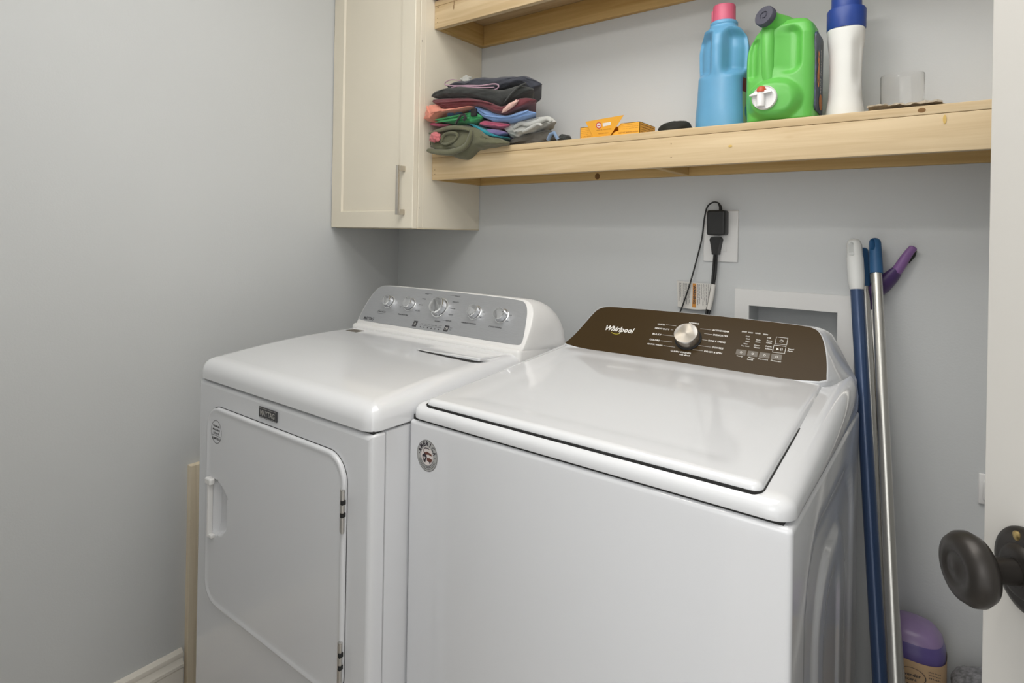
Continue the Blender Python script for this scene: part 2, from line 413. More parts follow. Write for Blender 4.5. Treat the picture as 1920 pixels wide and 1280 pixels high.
cdoor = mb.build('door', M['cream'], cab, angle=20)
mb = MB()
hx, hy = 0.379, -0.352
mb.rbox(hx - 0.0055, hx + 0.0055, hy - 0.004, hy + 0.004, 1.337, 1.494, 0.0012)
for z in (1.337, 1.476): mb.rbox(hx - 0.0055, hx + 0.0065, hy + 0.003, -0.325, z, z + 0.018, 0.0015)
mb.build('handle', M['nickel'], cdoor)

# ================================================================== SHELVES
def wall_shelf(zb, label):
    s = thing('wall_shelf', label, 'shelf', ((0.4234 + XR) / 2, -0.12, zb))
    x0, x1 = 0.4236, XR - 0.001; yf = -0.2455; top = zb + 0.0906; tb = 0.0175
    b = MB(); b.rbox(x0, x1, yf, -0.0005, top - tb, top, 0.0012, n=2); b.build('shelf_board', M['pine'], s)
    b = MB(); b.rbox(x0, x1, yf + 0.0008, yf + 0.0195, zb, top - tb - 0.0004, 0.0015)
    # filled nail holes in the face
    fb = b.build('front_board', M['pine'], s)
    for (x, dz) in ((0.436, 0.018), (0.4355, 0.032), (1.236, 0.022), (1.2355, 0.055)):
        n = MB(); n.box(x, x + 0.002, yf + 0.0002, yf + 0.001, zb + dz, zb + dz + 0.0022); n.build('nail_head', M['nail'], fb, smooth=False)
    b = MB(); b.rbox(x0 + 0.0194, x1, -0.0195, -0.0008, zb, top - tb - 0.0004, 0.0015); b.build('back_board', M['pine_dk'], s)
    b = MB(); b.rbox(x0, x0 + 0.019, yf + 0.02, -0.0008, zb, top - tb - 0.0004, 0.0015); b.build('end_board', M['pine_y'], s)
    b = MB(); b.rbox(1.180, 1.1985, yf + 0.02, -0.02, zb + 0.001, top - tb - 0.0004, 0.0012); b.build('cross_brace', M['pine_y'], s)
    return s
def marks(shelf, spots, y=-0.2455):
    for x, z, a, b, m_ in spots:
        n = MB(frame((x, y, z), (1, 0, 0), (0, 0, 1))); n.lathe([(1, -0.0004), (1, 0.0003), (0.7, 0.0005)], Matrix.Diagonal((a, b, 1, 1)), n=20); n.build('knot' if m_ != 'resin' else 'resin_streak', M[m_], shelf)
low = wall_shelf(1.4531, 'lower bare pine shelf holding folded clothes and detergent bottles')
upp = wall_shelf(1.9466, 'upper bare pine shelf cut off by the top of the photo')
SH = 1.4531 + 0.0906 + 0.0004
marks(low, [(1.7385, 1.5350, 0.0065, 0.0045, 'knot'), (1.7745, 1.5140, 0.0028, 0.0085, 'resin'), (1.378, 1.4930, 0.0045, 0.0028, 'resin')])
marks(low, [(0.911, 1.4640, 0.0085, 0.0095, 'knot')], -0.0198)
marks(upp, [(0.5085, 2.000, 0.0012, 0.0075, 'knot'), (0.5100, 2.0290, 0.0022, 0.0035, 'knot'), (0.5090, 2.013, 0.0006, 0.016, 'knot'), (0.4390, 2.015, 0.0014, 0.0022, 'nail')])
# the upper shelf's underside is made of two planks: a dark joint runs along it
mb = MB(); mb.box(0.443, XR - 0.002, -0.1535, -0.1515, 2.0193, 2.0199); mb.build('plank_joint', M['nail'], upp, smooth=False)

# ================================================================== DRYER
def chaikin(p, k=2, closed=True):
    for _ in range(k):
        o = []
        for i in range(len(p)):
            a = Vector(p[i]); b = Vector(p[(i + 1) % len(p)])
            o += [tuple(a * 0.78 + b * 0.22), tuple(a * 0.22 + b * 0.78)]
        p = o
    return p
def inset_poly(p, d):
    """move every point of a closed counter-clockwise loop inwards"""
    o = []
    for i in range(len(p)):
        a, b, c = Vector(p[i - 1]), Vector(p[i]), Vector(p[(i + 1) % len(p)])
        t_ = (c - a).normalized(); o.append((b.x - t_.y * d, b.y + t_.x * d))
    return o
dry = thing('clothes_dryer', 'white front-opening dryer on the left with silver five-knob console', 'dryer', (0.598, -0.53, FLOOR))
X0, X1, YF, YB, ZS = 0.262, 0.9325, -0.9016, -0.165, 0.9062
TS = frame((0, 0, 0), (0, 1, 0), (0, 0, 1))       # local (a,b,c) -> world (c,a,b)
mb = MB(TS)
mb.cover(YF + 0.034, YB, FLOOR + 0.03, ZS - 0.0035, 0.004, [(0.003, 0), (0, 0.005), (0, 0.995), (0.0025, 1)], X0, X1 - 0.001)
mb.build('side_body', M['enamel'], dry)
mb = MB(); mb.box(X0 + 0.006, X1 - 0.006, YF + 0.06, YB - 0.01, FLOOR + 0.04, ZS + 0.02); mb.box(X0+0.012, X1 - 0.003, YF + 0.050, YF + 0.051, FLOOR + 0.05, ZS - 0.01); mb.box(X0+0.012, X1 - 0.006, YF + 0.008, YF + 0.0325, ZS - 0.02, ZS + 0.01)
mb.build('inner_frame', M['gap'], dry, smooth=False)
def dip(x, z):
    # finger recess beside the handle: steep on the left, easing out on the right
    u = (x - 0.351) / 0.072; v = abs(z - 0.607) / 0.070
    if u < 0 or u > 1 or v > 1: return 0
    lim = 1 - v ** 5
    return 0.026 * min(1, u / 0.10) * max(0, 1 - (u / max(lim, 0.05)) ** 7) ** 0.8 * (1 - v ** 6)
FR = frame((0, YF, 0), (1, 0, 0), (0, 0, 1))      # local x, z, outwards
mb = MB(FR)
mb.cover(X0, X1, FLOOR + 0.03, ZS - 0.0035, 0.006, [(0.001, 0), (0, 0.03), (0, 0.55), (0.0015, 0.77), (0.005, 0.92), (0.011, 1)], -0.0325, lambda x, z: -1.35 * dip(x, z), n=90, bottom=False)
mb.build('front_panel', M['enamel'], dry)
mb = MB(FR)
mb.cover(0.3205, 0.8625, 0.3695, 0.8495, 0.055, [(0.0, 0), (0.0, 0.45), (0.001, 0.8), (0.0035, 1.0), (0.007, 1.0), (0.011, 0.80), (0.016, 0.72)], 0.0002,
         lambda x, z: 0.0085 - 1.0 * dip(x, z), n=90, bottom=False)
ddoor = mb.build('door', M['enamel'], dry)
def rr_loop(x0, x1, y0, y1, r, h, n=10):
    return [(cx + r * math.cos(a0 + PI / 2 * k / n), cy + r * math.sin(a0 + PI / 2 * k / n), h) for cx, cy, a0 in ((x1 - r, y1 - r, 0), (x0 + r, y1 - r, PI / 2), (x0 + r, y0 + r, PI), (x1 - r, y0 + r, 1.5 * PI)) for k in range(n + 1)]
mb = MB(FR); mb.rings([rr_loop(0.3190, 0.8640, 0.3680, 0.8510, 0.0565, 0.0006), rr_loop(0.3225, 0.8605, 0.3715, 0.8475, 0.053, 0.0006)], caps=False)
mb.build('door_seam', M['gap'], dry)
mb = MB(FR)
mb.rbox(0.3465, 0.3535, 0.534, 0.672, 0.004, 0.017, 0.0025); mb.rbox(0.335, 0.362, 0.660, 0.676, 0.004, 0.018, 0.004); mb.rbox(0.3475, 0.366, 0.532, 0.542, 0.004, 0.015, 0.003)
mb.build('door_handle', M['plastic_w'], ddoor)
for z in (0.745, 0.453):
    mb = MB(FR); mb.rbox(0.8545, 0.8635, z - 0.041, z + 0.041, 0.005, 0.0115, 0.0015)
    mb.tube([(0.8625, z - 0.041, 0.0105), (0.8625, z + 0.041, 0.0105)], 0.0033, 12)
    for k in (-0.006, 0.018): mb.box(0.8605, 0.8663, z + k - 0.004, z + k + 0.004, 0.006, 0.0142, 1)
    mb.build('hinge', [M['steel'], M['gap']], dry)
# round sticker and brand badge on the front
mb = MB(FR)
def ring_flat(mb, cx, cy, r0, r1, h, n=40, mi=0, ex=1, a0=0, a1=2 * PI):
    vs = []; fs = []
    for k in range(n + 1):
        a = a0 + (a1 - a0) * k / n
        vs += [(cx + r0 * ex * math.cos(a), cy + r0 * math.sin(a), h), (cx + r1 * ex * math.cos(a), cy + r1 * math.sin(a), h)]
    for k in range(n): fs.append((2 * k, 2 * k + 1, 2 * k + 3, 2 * k + 2))
    mb.add(vs, fs, mi)
ring_flat(mb, 0.3672, 0.7900, 0.0268, 0.0280, 0.0066, mi=0, ex=0.90)
for k, (s_, wd) in enumerate((('PREMIUM', 0.030), ('MACHINE', 0.034), ('GRADE', 0.028))): put_text(mb, s_, 0.3672, 0.8035 - 0.0085 * k, 0.0066, wd, 0.0050, mi=0, align='c', bold=0.02)
mb.box(0.348, 0.387, 0.7805, 0.7812, 0.0065, 0.0067, 0)
put_text(mb, 'LIMITED', 0.3672, 0.7740, 0.0066, 0.036, 0.0052, mi=0, align='c', bold=0.02)
mb.build('round_sticker', M['print_dk'], ddoor, smooth=False, recalc=False)
mb = MB(FR); mb.rbox(0.5485, 0.6205, 0.8630, 0.8865, 0.0003, 0.0035, 0.0012)
badge = mb.build('brand_badge', M['print_dk'], dry)
mb = MB(FR); ring = [(0.5503, 0.8648), (0.6187, 0.8648), (0.6187, 0.8847), (0.5503, 0.8847)]
mb.box(0.5500, 0.6190, 0.8646, 0.8654, 0.0035, 0.0038); mb.box(0.5500, 0.6190, 0.8841, 0.8849, 0.0035, 0.0038)
mb.box(0.5500, 0.5508, 0.8646, 0.8849, 0.0035, 0.0038); mb.box(0.6182, 0.6190, 0.8646, 0.8849, 0.0035, 0.0038)
put_text(mb, 'MAYTAG', 0.5845, 0.8747, 0.0038, 0.058, 0.0125, bold=0.03, align='c')
mb.build('badge_lettering', M['steel'], badge, smooth=False, recalc=False)
# top panel: a long crown rising to the back
def ip(tab, y):
    if y <= tab[0][0]: return tab[0][1]
    for (a, b), (c, d) in zip(tab, tab[1:]):
        if y <= c: return b + (d - b) * (y - a) / (c - a)
    return tab[-1][1]
dt_ = [(-0.90, 0.9535), (-0.84, 0.9600), (-0.76, 0.9685), (-0.69, 0.9745), (-0.62, 0.9785), (-0.54, 0.9805), (-0.42, 0.9805), (-0.1, 0.9790)]
def dtop(x, y): return ip(dt_, y)
TP = [(0.002, 0), (0.0, 0.04), (0.0, 0.35), (0.0012, 0.5), (0.004, 0.66), (0.0085, 0.80), (0.0145, 0.90), (0.022, 0.965), (0.031, 0.995), (0.042, 1.0)]
mb = MB(); mb.cover(X0 - 0.002, X1 + 0.001, YF - 0.003, YB, 0.030, TP, ZS, dtop, n=24)
dtp = mb.build('top_panel', M['enamel_top'], dry)
# lint screen flap with the dark slot before it
mb = MB()
mb.cover(0.690, 0.902, -0.5585, -0.470, 0.006, [(0, 0), (0.0, 0.5), (0.001, 0.85), (0.004, 1)], lambda x, y: dtop(x, y) - 0.004,
         lambda x, y: dtop(x, y) + (0.0022 + 0.0068 * (x - 0.69) / 0.21) * max(0.0, 1 - (y + 0.5585) / 0.089), n=10)
mb.build('lint_screen_flap', M['enamel_top'], dry)
mb = MB()
mb.add([(0.690, -0.5580, 0.9812), (0.715, -0.5650, 0.98095), (0.893, -0.5740, 0.98085), (0.906, -0.5620, 0.9811), (0.912, -0.53, 0.98115), (0.9025, -0.5530, 0.9812), (0.80, -0.5580, 0.98115)],
       [(0, 1, 2, 3, 5, 6), (3, 4, 5)])
mb.build('lint_slot', M['gap'], dry, smooth=False)
mb = MB(); mb.box(0.318, 0.366, -0.494, -0.463, 0.9803, 0.9812); mb.build('rating_label', M['btn'], dry, smooth=False)
# console
DT = frame((0, -0.42, 0.983), (1, 0, 0), (0, 0.08, 0.123))
dout = [(0.272, -0.004), (0.60, -0.004), (0.926, -0.004), (0.9275, 0.03), (0.9265, 0.075), (0.919, 0.109), (0.908, 0.131), (0.890, 0.1445), (0.865, 0.1500), (0.60, 0.1515), (0.330, 0.1500),
        (0.3035, 0.1455), (0.2865, 0.1335), (0.2765, 0.110), (0.2695, 0.075), (0.2690, 0.03)]
dpan = [(0.2790, 0.017), (0.60, 0.0185), (0.900, 0.0165), (0.9155, 0.0200), (0.9170, 0.0332), (0.9085, 0.075), (0.9000, 0.1085), (0.8885, 0.1315), (0.866, 0.1450), (0.60, 0.1475), (0.333, 0.1465),
        (0.3060, 0.1425), (0.2900, 0.1305), (0.2815, 0.108), (0.2755, 0.075), (0.2740, 0.03)]
def console(outl, T, cx, zb, B, wid, wmax):
    sm = chaikin(outl, 2); rr = [[T @ Vector((x, y, 0.0035)) for x, y in inset_poly(sm, 0.0035)], [T @ Vector((x, y, 0.0022)) for x, y in inset_poly(sm, 0.0010)], [T @ Vector((x, y, 0.0)) for x, y in sm]]
    base = rr[-1]
    for f in (0.1, 0.25, 0.4, 0.55, 0.7, 0.83, 0.93, 1.0):
        hs = math.sqrt(max(0, 1 - f ** 2.2)) * 0.98 + 0.02; ring = []
        for p in base:
            k = 1 + wid * min(1, f / 0.5)
            x = cx + max(-wmax, min(wmax, (p.x - cx) * k)); z = zb + (p.z - zb) * hs if p.z > 0.985 else 0.945
            ring.append(Vector((x, p.y + B * f, z)))
        rr.append(ring)
    return rr
mb = MB(); mb.rings(console(dout, DT, 0.598, 0.975, 0.15, 0.018, 0.333)); con = mb.build('console', M['plastic_w'], dry, angle=50)
mb = MB(); mb.cover(0.268, 0.9285, -0.436, -0.285, 0.012, [(0, 0), (0, 0.8), (0.002, 0.93), (0.006, 1)], 0.945, 0.9915, n=6); mb.build('console_base', M['plastic_w'], dry)
mb = MB(DT); mb.prism(chaikin(dpan, 2), 0.0030, 0.0044); dpn = mb.build('console_panel', M['brushed'], dry)
def knob(T, x, s, r, h, parent, name='control_knob', style='chrome', ptr=-60):
    L = T @ Matrix.Translation((x, s, 0.0044)); b = MB(L)
    if style == 'chrome':
        b.lathe([(r * 1.16, 0), (r * 1.16, 0.0012), (r * 1.08, 0.0022), (r * 1.0, 0.0026)], n=40, mi=0)
        b.lathe([(r * 1.01, 0.0026), (r * 1.01, 0.0034)], n=40, mi=2)
        b.lathe([(r * 0.98, 0.0034), (r * 0.94, h * 0.55), (r * 0.93, h * 0.93), (r * 0.89, h), (r * 0.86, h * 1.0)], n=40, mi=0)
        b.lathe([(r * 0.86, h), (r * 0.84, h - 0.0008), (0.0004, h - 0.0002)], n=40, mi=1)
        a = R(ptr); b2 = MB(L @ Matrix.Rotation(a, 4, 'Z'))
        b2.rbox(r * 0.86, r * 1.06, -0.0035, 0.0035, 0.004, h * 0.98, 0.0012, mi=0); b2.rbox(r * 0.70, r * 0.86, -0.0011, 0.0011, h - 0.0005, h + 0.0004, 0.0002, mi=2)
        n0 = len(b.v); b.v += b2.v; b.f += [tuple(i + n0 for i in f) for f in b2.f]; b.m += b2.m
        return b.build(name, [M['chrome'], M['knobface'], M['print_dk']], parent)
    b.lathe([(r * 1.10, 0), (r * 1.10, 0.0015), (r * 1.0, 0.0025)], n=56, mi=2)
    b.lathe([(r * 0.98, 0.0025), (r * 0.98, h - 0.0016), (r * 0.95, h)], n=56, mi=0)
    b.lathe([(r * 0.95, h), (r * 0.93, h - 0.0004), (0.0004, h - 0.0001)], n=56, mi=1)
    return b.build(name, [M['steel'], M['spun'], M['gap']], parent)
for x, r, h, pt in ((0.376, 0.0188, 0.020, -60), (0.470, 0.0188, 0.020, 120), (0.594, 0.0270, 0.023, -70), (0.729, 0.0188, 0.020, -70), (0.824, 0.0188, 0.020, 20)):
    knob(DT, x, 0.0905 if r < 0.02 else 0.0925, r, h, dpn, ptr=pt)
mb = MB(DT); H = 0.0047
put_text(mb, 'MAYTAG', 0.2975, 0.0225, H, 0.046, 0.0105, bold=0.02)
for s_, x0, x1, y in (('STEAM BOOST', 0.3445, 0.382, 0.0535), ('TEMPERATURE', 0.437, 0.481, 0.0535), ('WRINKLE CONTROL', 0.694, 0.749, 0.0555), ('CYCLE SIGNAL', 0.794, 0.838, 0.055)):
    put_text(mb, s_, x0, y, H, x1 - x0, 0.0042, bold=0.03)
mb.box(0.345, 0.372, 0.0602, 0.0608, H - 0.0002, H); mb.box(0.345, 0.381, 0.0490, 0.0496, H - 0.0002, H)
for s_, x0, x1, y in (('BULKY', 0.5114, 0.527, 0.1310), ('TOWELS', 0.5075, 0.524, 0.1130), ('JEANS', 0.5045, 0.522, 0.0925), ('COLORS', 0.501, 0.521, 0.0725), ('NORMAL', 0.5965, 0.619, 0.0485),
                      ('HEAVY', 0.6305, 0.652, 0.1335), ('DELICATE', 0.6315, 0.6555, 0.1145), ('WHITES', 0.633, 0.6525, 0.0935), ('QUICK', 0.6365, 0.6545, 0.0735), ('RAPID DRY', 0.637, 0.658, 0.0545),
                      ('OFF', 0.4295, 0.4375, 0.078), ('ON', 0.7535, 0.7605, 0.094), ('OFF', 0.749, 0.757, 0.078), ('LOUD', 0.846, 0.855, 0.094), ('LOW', 0.843, 0.852, 0.076)):
    put_text(mb, s_, x0, y, H, x1 - x0, 0.0036, bold=0.02)
for x0, x1, y in ((0.528, 0.540, 0.1335), (0.612, 0.629, 0.1355), (0.620, 0.636, 0.056), (0.612, 0.630, 0.0965)): mb.box(x0, x1, y, y + 0.0005, H - 0.0002, H)
mb.rbox(0.5165, 0.5330, 0.0235, 0.0425, H - 0.0008, H, 0.0008); mb.rbox(0.6425, 0.6590, 0.0235, 0.0420, H - 0.0008, H, 0.0008)
for k in range(6): mb.lathe([(0.0019, 0), (0.0019, 0.0003)], Matrix.Translation((0.5510 + k * 0.0146, 0.0262, H - 0.0002)), n=12)
mb.box(0.5450, 0.6330, 0.0312, 0.0317, H - 0.0002, H)
for s_, x in (('wet', 0.549), ('dry', 0.563), ('cool', 0.576), ('lint', 0.591), ('est', 0.604)): put_text(mb, s_, x, 0.0345, H, 0.0085, 0.003)
mb.box(0.6165, 0.6300, 0.0335, 0.0340, H - 0.0002, H); mb.box(0.6165, 0.6300, 0.0385, 0.0390, H - 0.0002, H)
put_text(mb, 'START', 0.662, 0.0345, H, 0.010, 0.003); put_text(mb, 'hold', 0.663, 0.0290, H, 0.007, 0.003)
mb.build('console_lettering', M['print_dk'], dpn, smooth=False, recalc=False)
mb = MB(DT); ring_flat(mb, 0.5247, 0.033, 0.0030, 0.0037, H + 0.0001, 20); put_text(mb, 'DII', 0.6508, 0.0325, H + 0.0001, 0.010, 0.007, align='c')
mb.build('button_symbols', M['print_wh'], dpn, smooth=False, recalc=False)

# ================================================================== WASHER
wsh = thing('washing_machine', 'white top-loading washer on the right with dark brown console and one round dial', 'washing machine', (1.284, -0.47, FLOOR))
WX0, WX1, WYF, WYB, WZS = 0.9350, 1.634, -0.8106, -0.152, 0.9171
def side_x(y, z):
    # stamped side wall: an arched recess with a second, narrower one inside it
    def arch(cy, hw, top, rad):
        dy = abs(y - cy) - (hw - rad); dz = z - (top - rad)
        d = math.hypot(max(dy, 0), max(dz, 0)) - rad if (dy > 0 or dz > 0) else -rad
        return max(0, min(1, 0.5 - d / 0.022))
    s = lambda a: a * a * (3 - 2 * a)
    return WX1 - 0.006 * s(arch(-0.475, 0.235, 0.845, 0.12)) + 0.005 * s(arch(-0.47, 0.15, 0.76, 0.11)) - 0.004 * s(arch(-0.47, 0.075, 0.70, 0.07))
mb = MB(TS)
mb.cover(WYF, WYB, FLOOR + 0.03, WZS - 0.0035, 0.008, [(0.004, 0), (0.001, 0.004), (0, 0.010), (0, 0.988), (0.0012, 0.9955), (0.004, 0.999), (0.008, 1)], WX0, side_x, n=64)
mb.build('cabinet', M['enamel'], wsh)
mb = MB(); mb.box(WX0 + 0.006, WX1 - 0.012, WYF + 0.006, WYB - 0.006, 0.5, WZS + 0.006); mb.build('inner_frame', M['gap'], wsh, smooth=False)
def lidz(x, y): return 0.957 + 0.0745 * (y + 0.79)
def covz(x, y):
    e = max(0, (y + 0.60) / 0.3); return lidz(x, y) - 0.011 + 0.004 * min(1, e)
CP = [(0.003, 0), (0.0005, 0.04), (0, 0.10), (0.0004, 0.45), (0.0024, 0.66), (0.0065, 0.82), (0.0125, 0.93), (0.020, 0.985), (0.030, 1.0)]
mb = MB(); mb.cover(WX0 - 0.0005, WX1 + 0.0005, WYF - 0.001, WYB, 0.030, CP, WZS + 0.0005, covz, n=24)
wtp = mb.build('top_cover', M['enamel_top'], wsh)
mb = MB()
def lidtop(x, y):
    u = (x - 1.279) / 0.31; v = (y + 0.55) / 0.245
    return lidz(x, y) + 0.0016 * (1 - u * u) - 0.0022 * max(0, min(1, (0.86 - max(abs(u), abs(v))) / 0.10))
mb.cover(0.966, 1.5935, -0.800, -0.296, 0.014, [(0.006, 0), (0.001, 0.12), (0.0, 0.35), (0.0006, 0.62), (0.0028, 0.84), (0.0065, 0.96), (0.012, 1.0)], lambda x, y: lidz(x, y) - 0.0195, lidtop, n=48)
# the lid narrows slightly to the back
for i, p in enumerate(mb.v):
    f = (p.y + 0.80) / 0.5; p.x = 1.2798 + (p.x - 1.2798) * (1 - 0.028 * f)
lid = mb.build('lid', M['enamel_top'], wsh)
mb = MB(); mb.cover(0.9645, 1.5950, -0.8018, -0.30, 0.015, [(0, 0), (0, 1)], lambda x, y: lidz(x, y) - 0.024, lambda x, y: lidz(x, y) - 0.0102, n=4)  # dark slab peeking out round the lid, standing in for the gap's shade
for i, p in enumerate(mb.v):
    f = (p.y + 0.80) / 0.5; p.x = 1.2798 + (p.x - 1.2798) * (1 - 0.028 * f)
mb.build('lid_gap_shade', M['gap'], wsh)
mb = MB(); mb.rbox(1.5715, 1.5795, -0.333, -0.303, 0.982, 0.9885, 0.002); mb.rbox(1.5725, 1.5785, -0.352, -0.338, 0.980, 0.9870, 0.002); mb.build('lid_hinge', M['btn'], wsh)
WT = frame((0, -0.305, 0.993), (1, 0, 0), (0, 0.09, 0.096))
wout = [(0.9690, -0.006), (1.28, -0.006), (1.5950, -0.006), (1.5925, 0.034), (1.5875, 0.067), (1.5795, 0.0985), (1.5700, 0.1200), (1.5590, 0.1320), (1.536, 0.1385), (1.33, 0.1425), (1.075, 0.1390),
        (1.0430, 0.1340), (1.0265, 0.1205), (1.0160, 0.0940), (1.0040, 0.060), (0.9915, 0.029)]
def wconsole():
    sm = chaikin(wout, 2)
    rr = [[WT @ Vector((x, y, 0.0032)) for x, y in inset_poly(sm, 0.0032)], [WT @ Vector((x, y, 0.0018)) for x, y in inset_poly(sm, 0.0008)], [WT @ Vector((x, y, 0.0)) for x, y in sm]]
    bell = [(0.90, 0.3485), (0.965, 0.3475), (0.985, 0.340), (1.004, 0.329), (1.042, 0.310), (1.068, 0.296), (1.09, 0.28), (1.2, 0.27)]
    for f in (0.12, 0.3, 0.5, 0.7, 0.85, 1.0):
        ring = []
        for p in rr[2]:
            zt = p.z - 0.020; h2 = ip(bell, zt); hw = abs(p.x - 1.284); sg = 1 if p.x > 1.284 else -1
            fx = f ** 0.8; edge = min(1, hw / 0.24) ** 8
            xx = 1.284 + sg * (hw + (max(hw, h2) - hw) * fx * edge)
            zz = p.z + (zt - p.z) * f ** 2 if p.z > 0.9975 else 0.94
            ring.append(Vector((xx, p.y + (-0.145 - p.y) * f, zz)))
        rr.append(ring)
    return rr
mb = MB(); mb.rings(wconsole()); wcon = mb.build('console', M['enamel_top'], wsh, angle=50)
M['frame_cream'] = mat('console_frame', (0.74, 0.71, 0.66), 0.3)
mb = MB(WT); mb.prism(inset_poly(chaikin(wout, 2), 0.0030)[:], 0.0026, 0.0038); wpn = mb.build('console_panel', M['brown'], wsh)
# spun metal: radial anisotropy comes from a fine circular bump
def spun():
    m_ = bpy.data.materials.new('spun_metal'); m_.use_nodes = True; nt = m_.node_tree; b = nt.nodes['Principled BSDF']
    b.inputs['Base Color'].default_value = (0.66, 0.60, 0.51, 1); b.inputs['Metallic'].default_value = 1.0; b.inputs['Roughness'].default_value = 0.33
    b.inputs['Anisotropic'].default_value = 0.85
    tg = nt.nodes.new('ShaderNodeTangent'); tg.direction_type = 'RADIAL'; tg.axis = 'Z'
    nt.links.new(tg.outputs[0], b.inputs['Tangent'])
    return m_
M['spun'] = spun()
wk = knob(WT, 1.2945, 0.0645, 0.0285, 0.024, wpn, style='spun')
# give the dial its own axes so the spun face turns about its centre
kl = WT @ Matrix.Translation((1.2945, 0.0645, 0.0044)); kl_local = Matrix.Translation(-ROOT['washing_machine']) @ kl
wk.data.transform(kl_local.inverted()); wk.matrix_local = kl_local
mb = MB(WT); H = 0.0041
put_text(mb, 'Whirlpool', 1.0765, 0.0555, H, 0.079, 0.0205, bold=0.028, shear=0.28)
for s_, x0, x1, y in (('WHITES', 1.2081, 1.2275, 0.0945), ('HEAVY DUTY', 1.2056, 1.243, 0.0820), ('BULKY', 1.2046, 1.2275, 0.0648), ('COLORS', 1.2021, 1.2275, 0.0478), ('QUICK WASH', 1.2005, 1.2385, 0.0345),
                      ('CLEAN WASHER', 1.2625, 1.3115, 0.0240), ('with affresh', 1.2850, 1.3105, 0.0180), ('NORMAL', 1.2842, 1.3090, 0.1085),
                      ('ACTIVEWEAR', 1.3430, 1.3825, 0.0950), ('DELICATES', 1.3484, 1.3815, 0.0825), ('DAILY ITEMS', 1.3411, 1.380, 0.0650), ('TOWELS', 1.354, 1.379, 0.0482), ('DRAIN & SPIN', 1.339, 1.379, 0.0352)):
    put_text(mb, s_, x0, y, H, x1 - x0, 0.0044 if s_ != 'with affresh' else 0.0036, bold=0.03)
for x0, x1, y in ((1.2300, 1.2560, 0.0972), (1.2460, 1.2520, 0.0845), (1.2300, 1.2620, 0.0672), (1.2300, 1.2590, 0.0500), (1.2410, 1.2700, 0.0370),
                  (1.3150, 1.3410, 0.0970), (1.3270, 1.3465, 0.0845), (1.3270, 1.3390, 0.0672), (1.3180, 1.3520, 0.0500), (1.3120, 1.3370, 0.0372)): mb.box(x0, x1, y, y + 0.0005, H - 0.0003, H)
for s_, x, y, wd in (('Cold', 1.4200, 0.0890, 0.008), ('Cool', 1.4215, 0.0825, 0.008), ('Warm', 1.4215, 0.0755, 0.009), ('Hot', 1.4195, 0.0690, 0.008), ('Tap Cold', 1.4150, 0.0625, 0.017),
                     ('Auto', 1.4430, 0.0830, 0.010), ('Sense', 1.4430, 0.0775, 0.010), ('Deep', 1.4415, 0.0680, 0.012), ('Water', 1.4415, 0.0625, 0.014),
                     ('Off', 1.4650, 0.0915, 0.008), ('Extra', 1.4655, 0.0840, 0.011), ('Rinse', 1.4655, 0.0785, 0.011), ('Fabric', 1.4655, 0.0690, 0.013), ('Softener', 1.4655, 0.0630, 0.015),
                     ('SENSE', 1.4090, 0.1005, 0.011), ('WASH', 1.4230, 0.1000, 0.010), ('RINSE', 1.4385, 0.1000, 0.011), ('SPIN', 1.4550, 0.0995, 0.010),
                     ('Temp', 1.4105, 0.0345, 0.014), ('Water', 1.4345, 0.0350, 0.015), ('Level', 1.4345, 0.0300, 0.012), ('Options', 1.4555, 0.0345, 0.021), ('Presoak', 1.4820, 0.0350, 0.021),
                     ('Start/', 1.5110, 0.0690, 0.012), ('Pause', 1.5110, 0.0640, 0.010)):
    put_text(mb, s_, x, y, H, wd, 0.0034, bold=0.02)
def sq(mb, x0, x1, y0, y1, t, h):
    mb.box(x0, x1, y0, y0 + t, h - 0.0003, h); mb.box(x0, x1, y1 - t, y1, h - 0.0003, h); mb.box(x0, x0 + t, y0, y1, h - 0.0003, h); mb.box(x1 - t, x1, y0, y1, h - 0.0003, h)
sq(mb, 1.4830, 1.5070, 0.0795, 0.0985, 0.0008, H); sq(mb, 1.4815, 1.5065, 0.0575, 0.0765, 0.0008, H)
ring_flat(mb, 1.4950, 0.0887, 0.0030, 0.0038, H, 20, a0=R(120), a1=R(420)); mb.box(1.4946, 1.4954, 0.089, 0.094, H - 0.0003, H)
mb.add([(1.4885, 0.0637, H), (1.4885, 0.0703, H), (1.4935, 0.0670, H)], [(0, 2, 1)]); mb.box(1.4965, 1.4975, 0.0640, 0.0700, H - 0.0003, H); mb.box(1.4995, 1.5005, 0.0640, 0.0700, H - 0.0003, H)
mb.build('console_lettering', M['print_wh'], wpn, smooth=False, recalc=False)
mb = MB(WT)
for k in range(8):   # the yellow swoosh under and over the brand name
    a = R(205 + k * 16); b_ = R(205 + (k + 1) * 16)
    for cx, cy, rx, ry in ((1.1090, 0.0600, 0.014, 0.0085),):
        mb.add([(cx + rx * math.cos(a), cy + ry * math.sin(a), H), (cx + rx * math.cos(b_), cy + ry * math.sin(b_), H), (cx + rx * 0.93 * math.cos(b_), cy + ry * 0.80 * math.sin(b_), H), (cx + rx * 0.93 * math.cos(a), cy + ry * 0.80 * math.sin(a), H)], [(0, 1, 2, 3)])
mb.build('logo_swoosh', M['yellow_ink'], wpn, smooth=False, recalc=False)
for k in range(4):
    x = 1.4075 + 0.0245 * k; b = MB(WT); b.rbox(x, x + 0.0215, 0.0400, 0.0540, 0.0034, H, 0.0003, r=0.0012); bt = b.build('touch_button', M['btn'], wpn)
    b = MB(WT); ring_flat(b, x + 0.011, 0.047, 0.0016, 0.0024, H + 0.0001, 14); b.build('button_symbol', M['print_wh'], bt, smooth=False, recalc=False)
